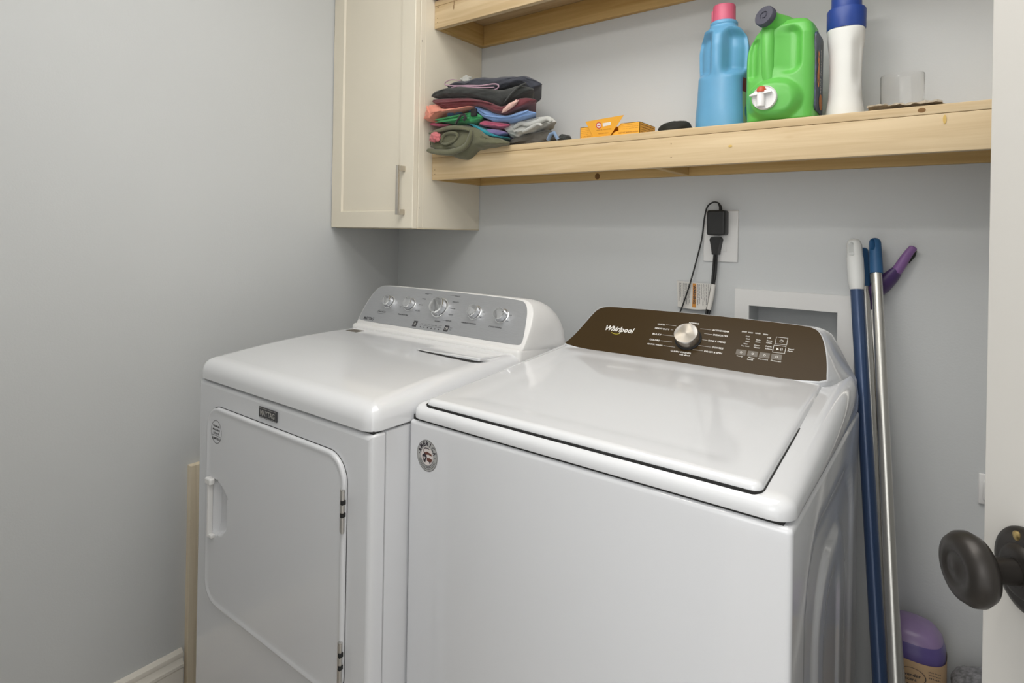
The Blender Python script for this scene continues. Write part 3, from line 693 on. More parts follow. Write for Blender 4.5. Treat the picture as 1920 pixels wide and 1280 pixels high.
# round emblem sticker on the washer front
FW = frame((0, WYF, 0), (1, 0, 0), (0, 0, 1))
def disc(mb, cx, cy, r, h, mi=0, n=40, ex=1.0): mb.add([(cx + r * ex * math.cos(2 * PI * k / n), cy + r * math.sin(2 * PI * k / n), h) for k in range(n)], [tuple(range(n))], mi)
mb = MB(FW); scx, scz, sr = 0.9858, 0.8530, 0.0305
mb.lathe([(sr, 0.0001), (sr, 0.0004), (sr - 0.0004, 0.0005)], Matrix.Translation((scx, scz, 0)) @ Matrix.Diagonal((0.90, 1, 1, 1)), n=48, mi=0)
disc(mb, scx, scz - 0.0005, 0.0175, 0.0006, 1, ex=0.9)
ring_flat(mb, scx, scz, sr - 0.0014, sr - 0.0007, 0.00062, 48, 3, 0.9)
for k, ch in enumerate('AMERICA'):
    a = R(160 - k * 23.3); rr_ = 0.0232
    put_text(mb, ch, scx + 0.9 * rr_ * math.cos(a), scz + rr_ * math.sin(a), 0.0007, 0.0066 if ch != 'I' else 0.0020, 0.0088, bold=0.05, mi=3, rot=a - PI / 2, align='c')
for r_ in (0.0195, 0.0225, 0.0252): ring_flat(mb, scx, scz, r_, r_ + 0.0009, 0.0007, 24, 3, 0.9, R(200), R(340))
for sx in (-1, 1): disc(mb, scx + sx * 0.0212, scz - 0.001 * sx, 0.0012, 0.0007, 3, 12)
# striped beast with a star
def poly(mb, pts, h, mi): mb.add([(scx + a * 0.001, scz + b * 0.001, h) for a, b in pts], [tuple(range(len(pts)))], mi)
poly(mb, [(-11, 9), (-6, 15), (2, 16), (9, 12), (2, 13.5), (-6, 12)], 0.0008, 3)
poly(mb, [(-11, 11), (-8, 3), (-13, -1), (-12, -6), (-8, -13), (-4, -14), (-3, -9), (0, -3), (-3, 2), (-7, 6)], 0.0008, 3)
poly(mb, [(-7, 5), (0, 8), (12, 5), (13, 1), (3, 3), (-3, 1)], 0.00085, 2)
poly(mb, [(0, -4), (8, -3), (14, -5), (12, -10), (4, -11), (0, -9)], 0.00085, 2)
poly(mb, [(6, -10), (10, -10), (9, -14), (7, -14)], 0.00085, 3)
st = []
for k in range(10):
    a = PI / 2 + k * PI / 5; r_ = 3.6 if k % 2 == 0 else 1.5; st.append((-7 + r_ * math.cos(a), -5 + r_ * math.sin(a)))
poly(mb, st, 0.00092, 1)
mb.build('round_sticker', [M['stk'], M['stk_in'], M['stk_red'], M['stk_dk']], wsh, smooth=False, recalc=False)

# ================================================================== ON THE LOWER SHELF: BOTTLES
def jug_rings(cx, cy, prof, p, disp=None, n=72, rows=60, lean=None):
    """prof: (z, half width, half depth); disp(x-cx, z, front) pushes front points back (+) or forward (-)"""
    zs = [prof[0][0] + (prof[-1][0] - prof[0][0]) * k / rows for k in range(rows + 1)]
    P = [(a, (b, c)) for a, b, c in prof]; out = []
    for z in zs:
        for (a, (b, c)), (a2, (b2, c2)) in zip(P, P[1:]):
            if z <= a2 + 1e-9: break
        t = max(0, min(1, (z - a) / (a2 - a))); t = t * t * (3 - 2 * t) * 0.5 + t * 0.5
        hx = b + (b2 - b) * t; hy = c + (c2 - c) * t; ring = []
        for k in range(n):
            th = 2 * PI * k / n; co, si = math.cos(th), math.sin(th)
            x = hx * math.copysign(abs(co) ** (2 / p), co); y = hy * math.copysign(abs(si) ** (2 / p), si)
            if disp and y < 0: y += disp(x, z, y, hx, hy) * min(1, (-y / hy) * 1.6)
            lx = lean(z) if lean else 0
            ring.append((cx + x + lx, cy + y, z))
        out.append(ring)
    return out
def sst(a, b, x):
    t = max(0, min(1, (x - a) / (b - a))); return t * t * (3 - 2 * t)

t = thing('detergent_bottle', 'translucent blue bottle with pink cap and back handle, left of the green jug', 'bottle', (1.3245, -0.135, SH))
def bd(x, z, y, hx, hy):
    wz = sst(1.672, 1.700, z) * (1 - sst(1.772, 1.796, z)); return 0.034 * wz * sst(0.0115, 0.024, abs(x)) - 0.004 * wz * (1 - sst(0.006, 0.014, abs(x)))
mb = MB(); mb.rings(jug_rings(1.3245, -0.135, [(SH, .058, .056), (SH + .006, .0625, .060), (1.580, .0625, .060), (1.63, .0585, .058), (1.672, .0565, .057), (1.71, .0595, .058), (1.748, .0605, .058), (1.775, .056, .053), (1.793, .046, .044), (1.803, .034, .033), (1.808, .0325, .032)], 2.5, bd))
mb.lathe([(.0300, 1.806), (.0330, 1.809), (.0330, 1.816), (.0305, 1.819), (.027, 1.8195)], Matrix.Translation((1.3245, -0.135, 0)), n=40)
bb = mb.build('bottle_body', M['bluejug'], t, angle=60)
mb = MB()
mb.lathe([(.0275, 1.819), (.0268, 1.857), (.0255, 1.860), (.0225, 1.8605), (.0215, 1.8560), (.001, 1.8555)], Matrix.Translation((1.3245, -0.135, 0)), n=48)
mb.rbox(1.296, 1.3035, -0.147, -0.123, 1.820, 1.851, 0.003); mb.build('cap', M['pinkcap'], t)
mb = MB(frame((1.3880, -0.135, 1.5500), (0, 1, 0), (0, 0, 1)))
def lab(mb, w, z0, z1, mi, off=0.0):
    vs = []; fs = []; N = 10
    for k in range(N + 1):
        z = z0 + (z1 - z0) * k / N
        for j in range(5):
            y = -w + 2 * w * j / 4; vs.append((y, z, -0.0015 - 0.0042 * math.sin(PI * min(1, z / 0.16)) ** 1 + 0.002 - 0.0022 * (y / 0.03) ** 2 + off))
    for k in range(N):
        for j in range(4): fs.append((k * 5 + j, k * 5 + j + 1, k * 5 + j + 6, k * 5 + j + 5))
    mb.add(vs, fs, mi)
lab(mb, 0.034, 0.010, 0.085, 1); lab(mb, 0.034, 0.085, 0.118, 0)
put_text(mb, 'soft', -0.020, 0.094, 0.0002, 0.03, 0.010, mi=2); put_text(mb, 'fresh', -0.025, 0.055, 0.0002, 0.04, 0.012, mi=3, rot=-0.5)
mb.build('label', [M['labelred'], M['labelgreen'], M['print_wh'], M['print_dk']], bb, smooth=True, recalc=False)

t = thing('detergent_jug', 'big bright green jug with white push tap and charcoal cap', 'jug', (1.4715, -0.165, SH))
GX, GY = 1.4725, -0.165
def gd(x, z, y, hx, hy):
    X = GX + x; d = 0
    def slot(x0, x1, z0, z1, r, e=0.010):
        dx = abs(X - (x0 + x1) / 2) - ((x1 - x0) / 2 - r); dz = abs(z - (z0 + z1) / 2) - ((z1 - z0) / 2 - r)
        dd = math.hypot(max(dx, 0), max(dz, 0)) + min(max(dx, dz), 0) - r
        return 1 - sst(-e, 0.001, dd)
    d += 0.013 * slot(1.403, 1.4335, 1.640, 1.748, 0.0151, 0.014) + 0.016 * slot(1.4670, 1.5230, 1.644, 1.757, 0.0275, 0.016)
    b = ((X - 1.466) / 0.062) ** 2 + ((z - 1.592) / 0.052) ** 2
    d -= 0.020 * (1 - sst(0.35, 1.0, b))
    rr = math.hypot(X - 1.4530, (z - 1.594)); d -= 0.0025 * (1 - sst(0.0355, 0.038, rr)); d += 0.0012 * sst(0.028, 0.030, rr) * (1 - sst(0.0335, 0.0355, rr)) * 0
    return d
def glean(z): return 0.0
G_ = jug_rings(GX, GY, [(SH, .066, .055), (SH + .006, .0715, .060), (1.60, .0735, .062), (1.68, .0735, .062), (1.735, .0715, .060), (1.758, .0660, .054), (1.770, .056, .044), (1.777, .040, .030)], 5.0, gd, n=160, rows=110)
# the left shoulder falls away towards the handle side
for ring in G_:
    for i, (x, y, z) in enumerate(ring):
        u = sst(0.015, 0.075, GX - x); ring[i] = (x + 0.010 * u * sst(1.70, 1.765, z), y, z - 0.016 * u * sst(1.70, 1.77, z))
mb = MB(); mb.rings(G_)
nd = Vector((-0.36, -0.90, 0.26)).normalized(); nb = Vector((1.4640, -0.196, 1.7665)); NL = frame(nb, nd.orthogonal(), nd.cross(nd.orthogonal()))
if NL.to_3x3().col[2].dot(nd) < 0: NL = NL @ Matrix.Rotation(PI, 4, 'X')
mb.lathe([(0.0320, -0.030), (0.0285, -0.008), (0.0235, 0.010), (0.0205, 0.022), (0.0200, 0.034), (0.0205, 0.040)], NL, n=40)
mb.tube([(1.4500, -0.206, 1.765), (1.4490, -0.2175, 1.738), (1.4495, -0.2195, 1.70), (1.4505, -0.2175, 1.66), (1.4520, -0.212, 1.630)], [0.0165, 0.0155, 0.0150, 0.0155, 0.017], 24)
gb = mb.build('jug_body', M['green'], t, angle=60)
mb = MB(NL); mb.lathe([(0.0215, 0.0385), (0.0232, 0.0395), (0.0232, 0.050), (0.0215, 0.0525), (0.0095, 0.0527), (0.0088, 0.0505), (0.0060, 0.0500), (0.0052, 0.0520), (0.0006, 0.0522)], n=56)
mb.build('cap', M['greycap'], t)
TF = frame((1.4520, -0.2505, 1.5935), (1, 0, 0), (0, 0, 1))
mb = MB(TF)
mb.lathe([(0.0265, -0.004), (0.0265, 0.004), (0.0250, 0.006), (0.0235, 0.0045), (0.001, 0.0045)], n=48)
mb.rings([[(x, y, h) for x, y in ((-0.028, 0.004), (0.0, 0.0065), (0.0165, 0.0085), (0.017, 0.0105), (0.0, 0.0145), (-0.012, 0.0135), (-0.028, 0.0065))] for h in (0.004, 0.016)])
mb.lathe([(0.0085, -0.020), (0.0085, 0.008), (0.0078, 0.010)], Matrix.Translation((-0.0055, 0, 0.0095)) @ Matrix.Rotation(-PI / 2, 4, 'X') , n=24)
tap = mb.build('tap', M['plastic_w'], t)
mb = MB(TF @ Matrix.Translation((-0.0045, 0.013, 0.010))); mb.lathe([(0.0100, -0.002), (0.0098, 0.003), (0.0080, 0.0085), (0.0045, 0.0110), (0.0005, 0.0118)], Matrix.Rotation(-PI / 2, 4, 'X'), n=24)
mb.build('push_button', M['redbtn'], tap)
mb = MB(frame((1.5465, -0.165, 1.5600), (0, 0, 1), (0, -1, 0)))
mb.rbox(0.004, 0.178, -0.040, 0.042, -0.004, 0.0003, 0.0002, r=0.012, mi=0)
put_text(mb, 'Gain', 0.058, 0.008, 0.0012, 0.080, 0.024, bold=0.05, mi=1, shear=0.2)
put_text(mb, 'liquid detergent', 0.050, -0.014, 0.0012, 0.098, 0.010, bold=0.03, mi=2)
disc(mb, 0.030, -0.012, 0.018, 0.0011, 1); mb.build('label', [M['labelnavy'], M['labelorange'], M['print_wh']], gb, recalc=False)
mb = MB(frame((1.4965, -0.2025, 1.6965), (1, 0, 0), (0, 0, 1)))
M['green_emb'] = mat('green_embossing', (0.11, 0.44, 0.09), 0.4)
put_text(mb, 'TWIST', -0.0145, 0.0040, 0.0022, 0.018, 0.0042, bold=0.02); put_text(mb, 'CAP TO', -0.0145, -0.003, 0.0022, 0.018, 0.0042, bold=0.02); put_text(mb, 'VENT', -0.0125, -0.010, 0.0022, 0.014, 0.0042, bold=0.02)
ring_flat(mb, -0.004, 0.0, 0.0158, 0.0165, 0.0022, 24, 0, 1, -PI / 2.2, PI / 2.2)
mb.build('embossed_note', M['green_emb'], gb, recalc=False, smooth=False)

t = thing('bleach_bottle', 'white bottle with dark blue cap, right of the green jug', 'bottle', (1.597, -0.145, SH))
mb = MB()
def wd(x, z, y, hx, hy): return 0.010 * sst(0.012, 0.030, x) * sst(1.60, 1.64, z) * (1 - sst(1.70, 1.735, z))
mb.rings(jug_rings(1.5945, -0.145, [(SH, .0365, .034), (SH + .004, .0385, .036), (1.565, .0370, .035), (1.595, .0325, .033), (1.64, .0308, .032), (1.69, .0325, .033), (1.725, .0360, .035), (1.742, .0370, .036), (1.752, .0345, .034)], 2.3, wd, rows=70))
mb.build('bottle_body', M['whitejug'], t, angle=60)
mb = MB(); mb.lathe([(.0378, 1.7445), (.0384, 1.747), (.0384, 1.786), (.0365, 1.790), (.0300, 1.7915), (.0296, 1.83), (.028, 1.833)], Matrix.Translation((1.5945, -0.145, 0)), n=48); mb.build('cap', M['bluecap'], t)

# glass tumbler on a small crumpled cloth
def clothpad(cx, cy, wx, wy, z, seed, amp, thick=0.0035, N=40, ragged=0.006, rot=0, hang=0.0):
    mbx = MB(); top = []; 
    def H(u, v):
        q_ = Vector((u * 2.2 + seed, v * 2.2, seed * 0.3)); return amp * (0.5 + 0.5 * noise.noise(q_)) + amp * 0.5 * abs(noise.noise(q_ * 2.3))
    g = {}
    vs = []; fs = []
    for s_ in (0, 1):
        for i in range(N + 1):
            for j in range(N + 1):
                u = -1 + 2 * i / N; v = -1 + 2 * j / N
                a = u * wx / 2 + ragged * noise.noise(Vector((v * 3, seed, u))); b = v * wy / 2 + ragged * noise.noise(Vector((u * 3, seed + 5, v)))
                e = max(abs(u), abs(v)); lift = 1 - e ** 8
                ca, sa = math.cos(rot), math.sin(rot)
                zz = z + H(u, v) * (0.25 + 0.75 * sst(0.45, 0.9, e)) + (thick * (0.5 + 0.5 * lift) if s_ else 0)
                g[(s_, i, j)] = len(vs); vs.append((cx + a * ca - b * sa, cy + a * sa + b * ca, zz))
    for i in range(N):
        for j in range(N):
            fs.append((g[(1, i, j)], g[(1, i + 1, j)], g[(1, i + 1, j + 1)], g[(1, i, j + 1)])); fs.append((g[(0, i, j)], g[(0, i, j + 1)], g[(0, i + 1, j + 1)], g[(0, i + 1, j)]))
    for i in range(N):
        for a, b in (((i, 0), (i + 1, 0)), ((i + 1, N), (i, N)), ((0, i + 1), (0, i)), ((N, i), (N, i + 1))):
            fs.append((g[(0,) + a], g[(0,) + b], g[(1,) + b], g[(1,) + a]))
    mbx.add(vs, fs); return mbx
mb = clothpad(1.7095, -0.175, 0.125, 0.128, SH, 3.1, 0.013)
tag(mb.build('knitted_cloth', M['twine'], angle=80), 'small crumpled beige woven cloth under the clear glass', 'cloth')
t = thing('drinking_glass', 'clear glass tumbler at the right end of the lower shelf', 'glass', (1.7005, -0.150, SH + 0.010))
mb = MB(); z0 = SH + 0.0105
mb.lathe([(0.0365, z0), (0.0385, z0 + 0.002), (0.0395, z0 + 0.072), (0.0391, z0 + 0.0735), (0.0381, z0 + 0.0725), (0.0368, z0 + 0.010), (0.0350, z0 + 0.0075), (0.0006, z0 + 0.0070)], Matrix.Translation((1.7005, -0.150, 0)), n=64)
mb.build('tumbler', M['glass'], t, angle=60)

# torn-open orange carton lying down
t = thing('carton', 'low orange carton with its front torn open, between clothes and blue bottle', 'box', (1.045, -0.150, SH))
bx0, bx1, by0, by1, bz1 = 0.9545, 1.1335, -0.2015, -0.105, 1.5815
CF = frame((0, by0, 0), (1, 0, 0), (0, 0, 1))
mb = MB()
mb.box(bx0, bx1, by0, by0 + 0.0012, SH, SH + 0.006); mb.box(bx0, bx0 + 0.0012, by0, by1, SH, bz1); mb.box(bx1 - 0.0012, bx1, by0, by1, SH, bz1)
mb.box(bx0, bx1, by1 - 0.0012, by1, SH, bz1); mb.box(bx0, bx1, by0, by1, SH, SH + 0.0012)
mb.box(bx0, bx1, by0 + 0.035, by1, bz1 - 0.0012, bz1); mb.box(bx0, bx0 + 0.033, by0, by0 + 0.035, bz1 - 0.0012, bz1); mb.box(bx1 - 0.045, bx1, by0, by0 + 0.035, bz1 - 0.0012, bz1)
mbf = MB(CF)
mbf.prism([(bx0, SH + 0.0005), (1.001, SH + 0.0005), (0.994, 1.556), (0.991, 1.566), (0.985, 1.572), (0.983, bz1), (bx0, bz1)], -0.0012, 0)
mbf.prism([(1.045, SH + 0.0005), (bx1, SH + 0.0005), (bx1, bz1), (1.079, bz1), (1.071, 1.573), (1.072, 1.563), (1.060, 1.560), (1.052, 1.552)], -0.0012, 0)
n0 = len(mb.v); mb.v += mbf.v; mb.f += [tuple(i + n0 for i in f) for f in mbf.f]; mb.m += mbf.m
cb = mb.build('carton_body', M['boxorange'], t, smooth=False)
fl = frame((0, by0 - 0.0005, SH + 0.004), (1, 0, 0), (0, -0.25, 1))
mb = MB(fl); mb.prism([(0.999, 0), (1.046, 0), (1.094, 0.0535), (0.978, 0.0475)], 0, 0.0010); flp = mb.build('torn_flap', M['boxorange'], t, smooth=False)
mb = MB(fl); H2 = 0.0013
disc(mb, 1.018, 0.0335, 0.0085, H2, 0, 24); mb.prism([(1.030, 0.029), (1.053, 0.0315), (1.055, 0.0395), (1.030, 0.0385)], H2 - 0.0001, H2, 2)
disc(mb, 1.018, 0.0335, 0.0062, H2 + 0.0001, 2, 20); mb.box(1.0135, 1.0225, 0.0318, 0.0350, H2, H2 + 0.0003, 0)
put_text(mb, 'ARM & HAMMER', 1.009, 0.0195, H2, 0.046, 0.0028, mi=1); put_text(mb, 'BAKING SODA', 1.015, 0.010, H2, 0.030, 0.0028, mi=1)
mb.build('flap_print', [M['logored'], M['boxink'], M['print_wh']], flp, smooth=False, recalc=False)
mb = MB(CF)
for k in range(4): put_text(mb, ('pure & natural', 'freshens fridge', 'deodorizes air', 'for laundry')[k], 0.957, 1.5745 - 0.005 * k, 0.0003, 0.024, 0.0028)
put_text(mb, '& PURE FRESH', 0.957, 1.5535, 0.0003, 0.032, 0.0036); put_text(mb, 'NET WT BAKING SODA', 1.073, 1.5545, 0.0003, 0.056, 0.0038, bold=0.02)
for k in range(3): put_text(mb, ('use in every load of wash', 'shake and pour one half cup', 'keep in a cool dry place')[k], 1.083, 1.5745 - 0.005 * k, 0.0003, 0.046, 0.0028)
mb.build('front_print', M['boxink'], cb, smooth=False, recalc=False)
mb = MB(frame((bx1, 0, 0), (0, 1, 0), (0, 0, 1)))
for k in range(4): put_text(mb, ('DIRECTIONS FOR USE', 'sodium bicarbonate 100%', 'not a food product here', 'store closed and dry')[k], by0 + 0.006, 1.5735 - 0.0065 * k, 0.0003, 0.082, 0.0038, bold=0.02)
mb.build('side_print', M['boxink'], cb, smooth=False, recalc=False)
# dark crumpled cloth beside the blue bottle
def blob(cx, cy, cz, rx, ry, rz, seed, amp=0.25, N=36, fr=2.0, flatb=None, ridged=True):
    vs = []; fs = []; M_ = N // 2
    for i in range(M_ + 1):
        ph = PI * i / M_
        for j in range(N):
            th = 2 * PI * j / N; d = Vector((math.sin(ph) * math.cos(th), math.sin(ph) * math.sin(th), math.cos(ph)))
            nn = noise.noise(d * fr + Vector((seed, seed * 2, 0))); n2 = noise.noise(d * fr * 2.7 + Vector((seed, 0, 7)))
            k = 1 + amp * (nn + (0.5 * (0.5 - abs(n2)) if ridged else 0.4 * n2))
            z = cz + d.z * rz * k
            if flatb is not None: z = max(z, flatb)
            vs.append((cx + d.x * rx * k, cy + d.y * ry * k, z))
    for i in range(M_):
        for j in range(N):
            fs.append((i * N + j, i * N + (j + 1) % N, (i + 1) * N + (j + 1) % N, (i + 1) * N + j))
    b = MB(); b.add(vs, fs); return b
mb = blob(1.2190, -0.1750, SH + 0.012, 0.042, 0.032, 0.021, 4.2, 0.16, flatb=SH)
tag(mb.build('dark_cloth', M['cloth_dk'], angle=60), 'small black lump of cloth on the shelf beside the blue bottle', 'cloth')

# ================================================================== THE FOLDED CLOTHES
def interp(tab, x):
    if x <= tab[0][0]: return tab[0][1]
    for (a, b), (c, d) in zip(tab, tab[1:]):
        if x <= c:
            t_ = (x - a) / (c - a) if c > a else 0; return b + (d - b) * t_
    return tab[-1][1]
def garment(name, spec, yb, material, label, cat='folded clothes', layers=2, seed=1.0, wr=0.0022, group='folded clothes piled on the lower shelf', NX=64, NA=64, groove=0.004, ybshift=0.0):
    yf, T_, B_ = spec; x0 = max(T_[0][0], B_[0][0]); x1 = min(T_[-1][0], B_[-1][0]); rings = []; yb = min(yb, -0.075)
    for i in range(NX + 1):
        u = i / NX; uu = 0.5 - 0.5 * math.cos(PI * u); x = x0 + (x1 - x0) * uu
        # light smoothing of the measured outlines
        zt = sum(interp(T_, x + d) for d in (-0.012, -0.006, 0, 0.006, 0.012)) / 5; zb = sum(interp(B_, x + d) for d in (-0.012, -0.006, 0, 0.006, 0.012)) / 5
        e = max(0.0, 1 - abs(2 * uu - 1) ** 7) ** 0.5; hz = max(0.0012, (zt - zb) / 2) * (0.18 + 0.82 * e); zc = (zt + zb) / 2
        hy = (yb - yf) / 2 * (0.80 + 0.20 * e); yc = (yf + yb) / 2; ring = []
        for k in range(NA):
            a = 2 * PI * k / NA; co, si = math.cos(a), math.sin(a)
            y = -hy * math.copysign(abs(co) ** 0.30, co); z = hz * math.copysign(abs(si) ** 0.62, si)
            v = z / hz
            if layers > 1 and co > 0: y += groove * (abs(math.sin(PI * layers * (v + 1) / 2 + 0.0)) ** 0.35 * -1 + 1) * min(1, hz / 0.01)
            nn = noise.noise(Vector((x * 14 + seed, y * 14, v * 1.2 + seed))); n2 = noise.noise(Vector((x * 36, y * 30 + seed, v * 2.2))) + 0.9 * (0.35 - abs(noise.noise(Vector((x * 22 + seed, y * 9, v * 3 + x * 20)))))
            bk = sst(-hy, hy, y)           # calmer at the back
            ring.append((x + 0.002 * n2 - 0.69 * (hy + y) * sst(0.35, 1.0, uu), yc + y + (wr * 1.6 * nn + wr * 1.1 * n2) * (1 - bk), zc + z + (wr * 1.1 * nn + wr * 0.9 * n2) * min(1, hz / 0.006)))
        rings.append(ring)
    b = MB(); b.rings(rings); o = b.build(name, material, angle=70)
    return tag(o, label, cat, group)
C = {}
for k, c in dict(olive=(0.125, 0.125, 0.072), teal=(0.02, 0.27, 0.34), purple=(0.20, 0.16, 0.34), pink=(0.56, 0.12, 0.21), rose=(0.58, 0.17, 0.18), green=(0.07, 0.42, 0.15), blue=(0.22, 0.36, 0.66),
                 salmon=(0.74, 0.27, 0.19), maroon=(0.155, 0.035, 0.045), black=(0.030, 0.032, 0.030), denim=(0.040, 0.043, 0.058), white=(0.50, 0.50, 0.47), taupe=(0.10, 0.092, 0.078), sblue=(0.20, 0.29, 0.44)).items():
    C[k] = cloth(k + '_fabric', c)
GS = {
'olive':(-0.285, [(0.438, 1.556), (0.443, 1.599), (0.461, 1.611), (0.53, 1.619), (0.582, 1.617), (0.632, 1.603), (0.688, 1.575), (0.735, 1.56), (0.754, 1.553)], [(0.438, 1.551), (0.463, 1.535), (0.517, 1.523), (0.573, 1.509), (0.613, 1.519), (0.633, 1.534), (0.668, 1.538), (0.735, 1.538), (0.755, 1.539)]),
'teal':(-0.262, [(0.575, 1.625), (0.594, 1.624), (0.633, 1.607), (0.668, 1.589), (0.703, 1.574), (0.74, 1.568)], [(0.576, 1.621), (0.612, 1.607), (0.648, 1.581), (0.683, 1.572), (0.716, 1.565), (0.74, 1.562)]),
'purple':(-0.25, [(0.648, 1.601), (0.679, 1.601), (0.706, 1.594), (0.723, 1.587)], [(0.648, 1.595), (0.673, 1.581), (0.7, 1.576), (0.724, 1.574)]),
'pinkr':(-0.255, [(0.62, 1.617), (0.641, 1.63), (0.662, 1.624), (0.696, 1.618), (0.737, 1.611)], [(0.62, 1.615), (0.641, 1.606), (0.676, 1.6), (0.71, 1.595), (0.737, 1.598)]),
'pinkl':(-0.27, [(0.425, 1.638), (0.449, 1.637), (0.481, 1.63), (0.519, 1.624)], [(0.425, 1.634), (0.446, 1.623), (0.481, 1.619), (0.519, 1.619)]),
'green':(-0.275, [(0.448, 1.648), (0.485, 1.647), (0.542, 1.647), (0.586, 1.655), (0.622, 1.657), (0.643, 1.647)], [(0.448, 1.639), (0.486, 1.63), (0.543, 1.623), (0.587, 1.62), (0.63, 1.617), (0.644, 1.62)]),
'blue':(-0.265, [(0.456, 1.662), (0.521, 1.665), (0.577, 1.672), (0.62, 1.673), (0.656, 1.66), (0.683, 1.649), (0.744, 1.628), (0.782, 1.638), (0.822, 1.645), (0.834, 1.638)], [(0.456, 1.652), (0.522, 1.651), (0.577, 1.658), (0.621, 1.656), (0.649, 1.632), (0.684, 1.617), (0.744, 1.61), (0.783, 1.61), (0.822, 1.613), (0.834, 1.616)]),
'salmon':(-0.302, [(0.429, 1.671), (0.444, 1.695), (0.46, 1.698), (0.48, 1.677), (0.511, 1.665), (0.574, 1.663), (0.631, 1.665)], [(0.43, 1.631), (0.446, 1.625), (0.469, 1.63), (0.48, 1.654), (0.511, 1.658), (0.574, 1.656), (0.631, 1.66)]),
'maroon':(-0.28, [(0.437, 1.717), (0.515, 1.708), (0.597, 1.699), (0.647, 1.687), (0.681, 1.676), (0.722, 1.657), (0.748, 1.656), (0.786, 1.672), (0.832, 1.677), (0.842, 1.672)], [(0.438, 1.702), (0.462, 1.683), (0.516, 1.669), (0.598, 1.67), (0.647, 1.661), (0.692, 1.646), (0.746, 1.627), (0.787, 1.64), (0.826, 1.646), (0.842, 1.650)]),
'black':(-0.285, [(0.438, 1.724), (0.458, 1.737), (0.512, 1.741), (0.579, 1.733), (0.718, 1.708), (0.764, 1.706), (0.801, 1.713), (0.836, 1.704)], [(0.438, 1.717), (0.482, 1.707), (0.601, 1.698), (0.665, 1.681), (0.726, 1.655), (0.742, 1.653), (0.79, 1.67), (0.836, 1.676)]),
'denim':(-0.262, [(0.489, 1.758), (0.528, 1.762), (0.587, 1.755), (0.601, 1.762), (0.644, 1.759), (0.679, 1.751), (0.732, 1.748), (0.778, 1.74), (0.797, 1.742), (0.836, 1.734), (0.85, 1.722)], [(0.49, 1.738), (0.528, 1.737), (0.609, 1.723), (0.7, 1.708), (0.74, 1.714), (0.778, 1.721), (0.813, 1.706), (0.82, 1.683), (0.841, 1.69), (0.85, 1.694)]),
'white':(-0.235, [(0.701, 1.605), (0.714, 1.617), (0.754, 1.614), (0.786, 1.622), (0.824, 1.623), (0.873, 1.616), (0.885, 1.602)], [(0.701, 1.594), (0.725, 1.571), (0.745, 1.564), (0.781, 1.576), (0.825, 1.58), (0.855, 1.592), (0.885, 1.597)]),
'taupe':(-0.225, [(0.708, 1.565), (0.748, 1.573), (0.786, 1.58), (0.833, 1.583), (0.867, 1.585), (0.885, 1.573)], [(0.708, 1.557), (0.748, 1.55), (0.787, 1.55), (0.834, 1.55), (0.868, 1.55), (0.886, 1.551)]),
'sblue':(-0.215, [(0.858, 1.57), (0.873, 1.579), (0.891, 1.577), (0.909, 1.563), (0.92, 1.554)], [(0.858, 1.554), (0.873, 1.553), (0.891, 1.552), (0.909, 1.55), (0.92, 1.551)]),
}
SHF = SH + 0.0005
garment('olive_trousers', GS['olive'], -0.045, C['olive'], 'bulky olive green garment rolled up at the bottom of the clothes pile', seed=2.3, wr=0.004, layers=1)
OF = GS['olive'][0]
# the rolled edges seen on the olive garment's front
def fold(pts, r, material, parent, name='fold', y=OF - 0.002, flat=0.7):
    b = MB(); P = [Vector(p) for p in pts]; out = []
    for i in range(len(P) - 1):
        p0, p1, p2, p3 = P[max(i - 1, 0)], P[i], P[i + 1], P[min(i + 2, len(P) - 1)]
        for k in range(6):
            t_ = k / 6; out.append(0.5 * ((2 * p1) + (-p0 + p2) * t_ + (2 * p0 - 5 * p1 + 4 * p2 - p3) * t_ ** 2 + (-p0 + 3 * p1 - 3 * p2 + p3) * t_ ** 3))
    out.append(P[-1]); n_ = len(out)
    b.tube([(p.x, y, p.y) if len(p) == 2 else p for p in out], [r * (0.35 + 0.65 * math.sin(PI * min(1, max(0, (i + .5) / n_))) ** 0.5) for i in range(n_)], 12, flat=flat)
    return b.build(name, material, parent, angle=80)
ol = bpy.data.objects['olive_trousers']
fold([(0.452, 1.598), (0.49, 1.602), (0.54, 1.607), (0.59, 1.602), (0.625, 1.592)], 0.0085, C['olive'], ol, 'rolled_hem')
fold([(0.445, 1.545), (0.49, 1.536), (0.55, 1.532), (0.605, 1.545), (0.625, 1.575), (0.628, 1.592)], 0.012, C['olive'], ol, 'rolled_hem')
fold([(0.503, 1.563), (0.515, 1.585), (0.545, 1.590), (0.572, 1.583), (0.560, 1.566), (0.53, 1.558), (0.508, 1.561)], 0.0065, C['olive'], ol, 'rolled_hem')
mb = blob(0.4835, -0.292, 1.5810, 0.0195, 0.012, 0.0150, 6.6, 0.35, N=40, fr=2.6)
tag(mb.build('pink_cloth', C['rose'], angle=80), 'small bunched pink cloth tucked in the front of the olive garment', 'cloth')
garment('teal_shirt', GS['teal'], -0.06, C['teal'], 'thin bright teal folded garment lying on the right of the olive one', layers=1, seed=3)
garment('purple_shirt', GS['purple'], -0.07, C['purple'], 'small patch of lavender purple cloth under the pink one', layers=1, seed=4)
garment('pink_shirt', GS['pinkr'], -0.08, C['pink'], 'rose pink rolled garment in mid pile beside the grey white cloth', layers=2, seed=5)
garment('magenta_shirt', GS['pinkl'], -0.09, C['pink'], 'thin pink garment edge at the left of the pile under the green one', layers=1, seed=6)
garment('green_shirt', GS['green'], -0.06, C['green'], 'emerald green folded garment in the middle left of the clothes pile', layers=3, seed=7)
garment('blue_shirt', GS['blue'], -0.045, C['blue'], 'light blue folded garment below the maroon one', layers=1, seed=8, wr=0.003)
